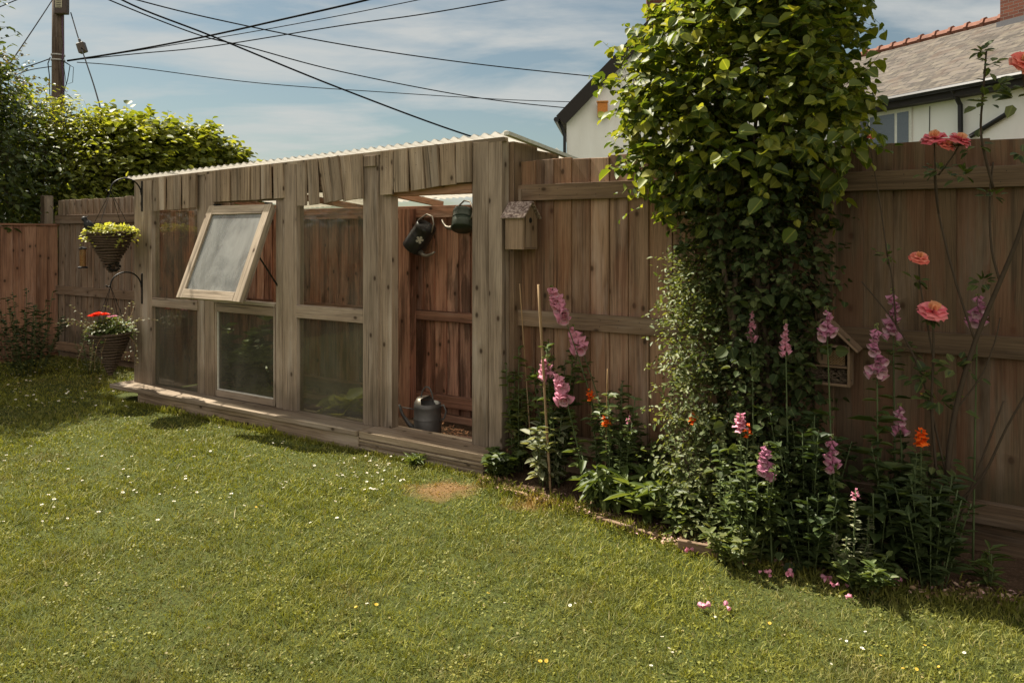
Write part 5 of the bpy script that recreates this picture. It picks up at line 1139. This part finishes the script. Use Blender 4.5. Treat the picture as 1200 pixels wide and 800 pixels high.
cable('faint long cable running from the pole to the white gable wall', [(90, 73, 18), (150, 78, 18.4), (300, 97, 19), (450, 108, 20), (600, 117, 21), (735, 121, 22)], .010)
cable('stay wire running down left of the pole from its top', [(66, -10, 17.9), (60, 2, 17.8), (35, 40, 16), (12, 74, 14.5)], .011)
cable('cable leaving the pole to the left edge, upper one', [(58, 69, 18), (35, 77, 17), (10, 83, 16), (-40, 90, 15)], .012)
cable('cable leaving the pole to the left edge, lower one', [(60, 78, 18), (35, 82, 17), (10, 90, 16), (-40, 98, 15)], .010)
cable('short cable crossing the very top left corner of the sky', [(-20, 14, 15), (0, 8, 15), (22, -1, 15), (60, -14, 15)], .010)
o0 = None
cable('guy wire with an insulator slanting down right of the pole', [(83, 15, 17.8), (95, 55, 16), (110, 100, 14.5), (124, 150, 13)], .013)
p = atY(96, 56, 16); m = MB(); m.box(-.08, .08, -.06, .06, -.11, .11, 2); m.tube([(0, 0, .1), (0, 0, .2)], .03, 6); o = m.build('guy_insulator', flat('brown_ceramic', (.08, .06, .05), .4), None, bevel=.03); o.location = p; o.rotation_euler = (0, R(-18), 0); tag(o, 'brown insulator block on the guy wire beside the pole', 'insulator')

# ------------------------------------------------------------------ houses
def m_render():
    b = NB('white_render'); n = b.noise(b.pos(), 14, 6, .6); n2 = b.noise(b.map(b.pos(), (1.2, 1.2, .25)), 1.5, 5, .6)
    c = b.mix(b.ramp(n2, (.45, 0.), (.75, .5)), (.80, .80, .80), (.60, .59, .57)); return b.done(b.bsdf(c, .9, 0, b.bump(n, .25, .01), .1))
def m_slate():
    b = NB('lichened_slate'); uv = b.uv(); br = b.n('ShaderNodeTexBrick'); b.l(uv, br.inputs['Vector']); br.inputs['Scale'].default_value = 1; br.inputs['Brick Width'].default_value = .50; br.inputs['Row Height'].default_value = .235
    br.inputs['Mortar Size'].default_value = .02; br.inputs['Color1'].default_value = (.115, .098, .084, 1); br.inputs['Color2'].default_value = (.05, .043, .037, 1); br.inputs['Mortar'].default_value = (.05, .045, .04, 1); br.inputs['Bias'].default_value = -.1
    n = b.noise(uv, 4, 6, .7); c = b.mix(b.ramp(n, (.48, 0.), (.62, .7)), br.outputs[0], (.15, .13, .10)); n2 = b.noise(uv, 1.6, 4, .6); c = b.mix(b.ramp(n2, (.52, 0.), (.7, .7)), c, (.08, .055, .042))
    return b.done(b.bsdf(c, .9, 0, b.bump(b.math('SUBTRACT', 1.0, br.outputs['Fac']), .8, .02), .25))
def m_brick():
    b = NB('red_brick'); uv = b.uv(); br = b.n('ShaderNodeTexBrick'); b.l(uv, br.inputs['Vector']); br.inputs['Scale'].default_value = 1; br.inputs['Brick Width'].default_value = .225; br.inputs['Row Height'].default_value = .075; br.inputs['Mortar Size'].default_value = .006
    br.inputs['Color1'].default_value = (.15, .055, .035, 1); br.inputs['Color2'].default_value = (.09, .036, .026, 1); br.inputs['Mortar'].default_value = (.12, .10, .085, 1); return b.done(b.bsdf(br.outputs[0], .9, 0, b.bump(br.outputs['Fac'], .4, .01), .1))
M_ren, M_slate, M_brick = m_render(), m_slate(), m_brick()
M_dkwood = flat('dark_bargeboard', (.018, .014, .012), .6); M_terra = flat('terracotta_ridge', (.20, .085, .055), .8, nz=.35, sc=6); M_upvc = flat('white_frame', (.65, .65, .62), .4); M_gut = flat('black_gutter', (.012, .012, .014), .4)
def uvbox(m, x0, x1, y0, y1, z0, z1):  # for brick: u horizontal
    P = [[(x0, x1)[i], (y0, y1)[j], (z0, z1)[k]] for i in (0, 1) for j in (0, 1) for k in (0, 1)]; fs = [(0, 1, 3, 2), (4, 6, 7, 5), (0, 4, 5, 1), (2, 3, 7, 6), (0, 2, 6, 4), (1, 5, 7, 3)]
    m.add(P, fs, [[(P[i][0]+P[i][1], P[i][2]) for i in f] for f in fs])
# gable house: its end wall faces the garden
Yg = 20.0
def gable_house():
    A = atY(664, 150, Yg); rz = R(-8); root = empty('white_house', (A.x, A.y, 0), rz, 'white rendered house with a dark barge board gable behind the fence', 'house')
    Wd = 6.2; H = 4.55; ap = H+Wd/2*1.02
    m = MB(); m.prism([(0, -.1), (Wd, -.1), (Wd, H), (Wd/2, ap), (0, H)], 0, 8); m.build('wall', M_ren, root)
    pit = math.atan2(ap-H, Wd/2); ln = math.hypot(Wd/2, ap-H)+.28
    for s_ in (1, -1):
        o0 = Matrix.Translation((Wd/2, -.16, ap+.06)) @ Matrix.Rotation(pit*s_, 4, 'Y'); m = MB(); x = (0, ln) if s_ == 1 else (-ln, 0)
        m.box(x[0], x[1], 0, 8.3, 0, .07, 0, 0, None, o0); m.build('roof', M_slate, root)
        m = MB(); m.box(x[0], x[1], -.05, -.002, -.24, .085, 0, 0, None, o0); m.build('barge_board', M_dkwood, root)
        m = MB(); m.box(x[0], x[1], 0.0, .155, -.06, -.004, 0, 0, None, o0); m.build('soffit', M_dkwood, root)
    m = MB(); ex = -.20; m.tube([(ex-.05, -.25, H-.18), (ex-.05, 8, H-.18)], .07, 10); m.build('gutter', M_gut, root)
    m = MB(); m.tube([(-.20, -.05, H-.2), (-.10, -.04, H-.42), (-.05, -.04, H-.6), (-.05, -.04, 0)], .04, 8); m.build('downpipe', M_gut, root)
    c = atY(771, 10, 22)-Vector((A.x, A.y, 0)); cl = Matrix.Rotation(-rz, 3, 'Z') @ c
    m = MB(); uvbox(m, cl.x-.32, cl.x+.75, cl.y-.3, cl.y+.5, ap-2.2, ap+1.4); m.build('chimney', M_brick, root)
    return root
gable_house()
bx = atY(706, 127, Yg-.38); m = MB(); root = empty('nest_box', bx, R(-8), 'orange wooden nest box fixed high on the white gable wall', 'nest box')
m.box(-.13, .13, 0, .16, -.20, .16, 2); m.build('box', flat('orange_wood', (.55, .20, .04), .6, nz=.2), root, bevel=.01)
m = MB(); m.box(-.15, .15, -.04, .17, .162, .19, 0); m.build('lid', flat('orange_wood_lid', (.60, .26, .07), .6), root)
m = MB(); m.box(-.12, .12, .01, .15, -.225, -.202, 0); m.build('base', M_dkwood, root)
m = MB(); P0 = atY(618, 178, 34); m.prism([(0, 0), (3.4, 0), (3.4, 3.8), (1.7, 5.25), (0, 4.3)], 0, 5); o = m.build('far_house', M_ren, None); o.location = (P0.x-.9, 34, 0); tag(o, 'sliver of a distant pale building between greenhouse roof and white gable', 'house')
o.location = (P0.x-.4, 34, 0)
# slate roofed house: long wall recedes to the left
def slate_house():
    # wall direction pointing from near (right) to far (left)
    d = Vector((-.41, .912, 0)); nrm = Vector((.912, .41, 0)); near = Vector((9.73, 14.6, 0)); near = near - d*4.0   # extend past the frame
    rz = math.atan2(d.y, d.x); root = empty('slate_roofed_house', near, rz, 'white house with an old lichened slate roof and red ridge tiles behind the shaded fence', 'house')
    # local x along wall away from camera; +y is local left = rotate(d,90) ; house body lies on -y side (towards +x world)
    Ln = 12.4; H = 4.6; dep = 6.0; rH = 6.38
    m = MB(); m.prism([(0, -.1), (-dep, -.1), (-dep, H), (-dep/2, rH), (0, H)], 0, Ln, Matrix(((0, 1, 0, 0), (1, 0, 0, 0), (0, 0, 1, 0), (0, 0, 0, 1)))); m.build('wall', M_ren, root)
    sl = math.hypot(dep/2+.35, (rH-H)*(dep/2+.35)/(dep/2)); k = (rH-H)/(dep/2)
    for s_ in (1, -1):
        y0 = -dep/2; y1 = -dep/2+s_*(dep/2+.35); z1 = rH-k*(dep/2+.35); vs = [(-.3, y0, rH+.05), (Ln+.3, y0, rH+.05), (Ln+.3, y1, z1+.05), (-.3, y1, z1+.05)]; vs += [(v[0], v[1], v[2]-.035) for v in vs]
        fs = [(0, 1, 2, 3), (7, 6, 5, 4), (3, 2, 6, 7), (0, 3, 7, 4), (1, 5, 6, 2)]; uvv = [(-.3, 0), (Ln+.3, 0), (Ln+.3, -sl), (-.3, -sl)]*2
        m = MB(); m.add(vs, fs, [[uvv[i] for i in f] for f in fs]); m.build('roof', M_slate, root)
    for n_, x in enumerate(np.arange(-.3, Ln+.3, .42)):
        m = MB(); m.tube([(x, -dep/2, rH+.06), (x+.36, -dep/2, rH+.06)], [.115, .12], 8); m.tube([(x+.34, -dep/2, rH+.075), (x+.42, -dep/2, rH+.075)], [.15, .14], 8); m.build('ridge_tile', M_terra, root)
    ze = rH-k*(dep/2+.35)
    m = MB(); m.tube([(-.3, .40, ze-.02), (Ln+.3, .40, ze-.02)], .065, 8); m.build('gutter', M_gut, root)
    m = MB(); m.box(-.25, Ln+.25, .03, .33, ze-.20, ze-.03, 0); m.build('eaves_board', M_dkwood, root)
    # window: photo columns 1010..1068
    def xa(px):
        q = (px-600)/F; # solve near + t d at q
        return (near.x-q*near.y)/(q*d.y-d.x)
    x0, x1 = xa(1070), xa(1008); zt = 1.4+(HOR-130)*(near.y+d.y*(x0+x1)/2)/F
    fr = MB(); fr.box(x0, x1, .004, .05, zt-1.15, zt, 0); fr.box(x0-.05, x1+.05, .002, .07, zt+.004, zt+.09, 0); o = fr.build('window', M_upvc, root)
    gl = MB(); xm = x0+(x1-x0)*.28; gl.box(x0+.07, xm-.035, .051, .056, zt-1.08, zt-.10, 0); gl.box(xm+.035, x1-.07-(x1-x0)*.18, .051, .056, zt-1.08, zt-.10, 0); gl.box(x1-.03-(x1-x0)*.18, x1-.05, .051, .056, zt-1.08, zt-.10, 0); gl.build('pane', flat('dull_pane', (.10, .12, .15), .12, 0, .7), o)
    xd = xa(1130); m = MB(); m.tube([(xd, .36, ze-.05), (xd, .12, ze-.35), (xd, .08, 0)], .05, 8); m.build('downpipe', M_gut, root)
    xd = xa(1090); m = MB(); m.tube([(xd, .012, ze-.25), (xd+.01, .012, ze-1.0), (xd-.01, .012, 1)], .008, 4); m.build('wall_cable', M_gut, root)
    # chimney
    c = atY(1180, 10, 17.2); cl = Matrix.Rotation(-rz, 3, 'Z') @ (c-near); m = MB(); uvbox(m, cl.x-.45, cl.x+.35, -dep/2-.3, -dep/2+.4, rH-.5, rH+1.6); ch = m.build('chimney', M_brick, root)
    m = MB(); m.box(cl.x-.50, cl.x+.40, -dep/2-.35, -dep/2+.46, rH-.35, rH-.10, 0); m.build('flashing', flat('lead', (.09, .09, .10), .6), ch)
    # lean-to porch at the right
    xs = xa(1188); m = MB(); m.box(xs-2.5, xs, .01, 1.2, 0, 2.6, 2); m.build('porch', M_brick, root)
    xq = xa(1187); xs2 = xa(1140); zz = lambda x, py: 1.4+(HOR-py)*(near.y+d.y*x)/F; m = MB(); m.tube([(xs2, .07, zz(xs2, 160)), (xq, .07, zz(xq, 131))], .05, 6); m.build('lean_to_flashing', M_gut, root)
slate_house()
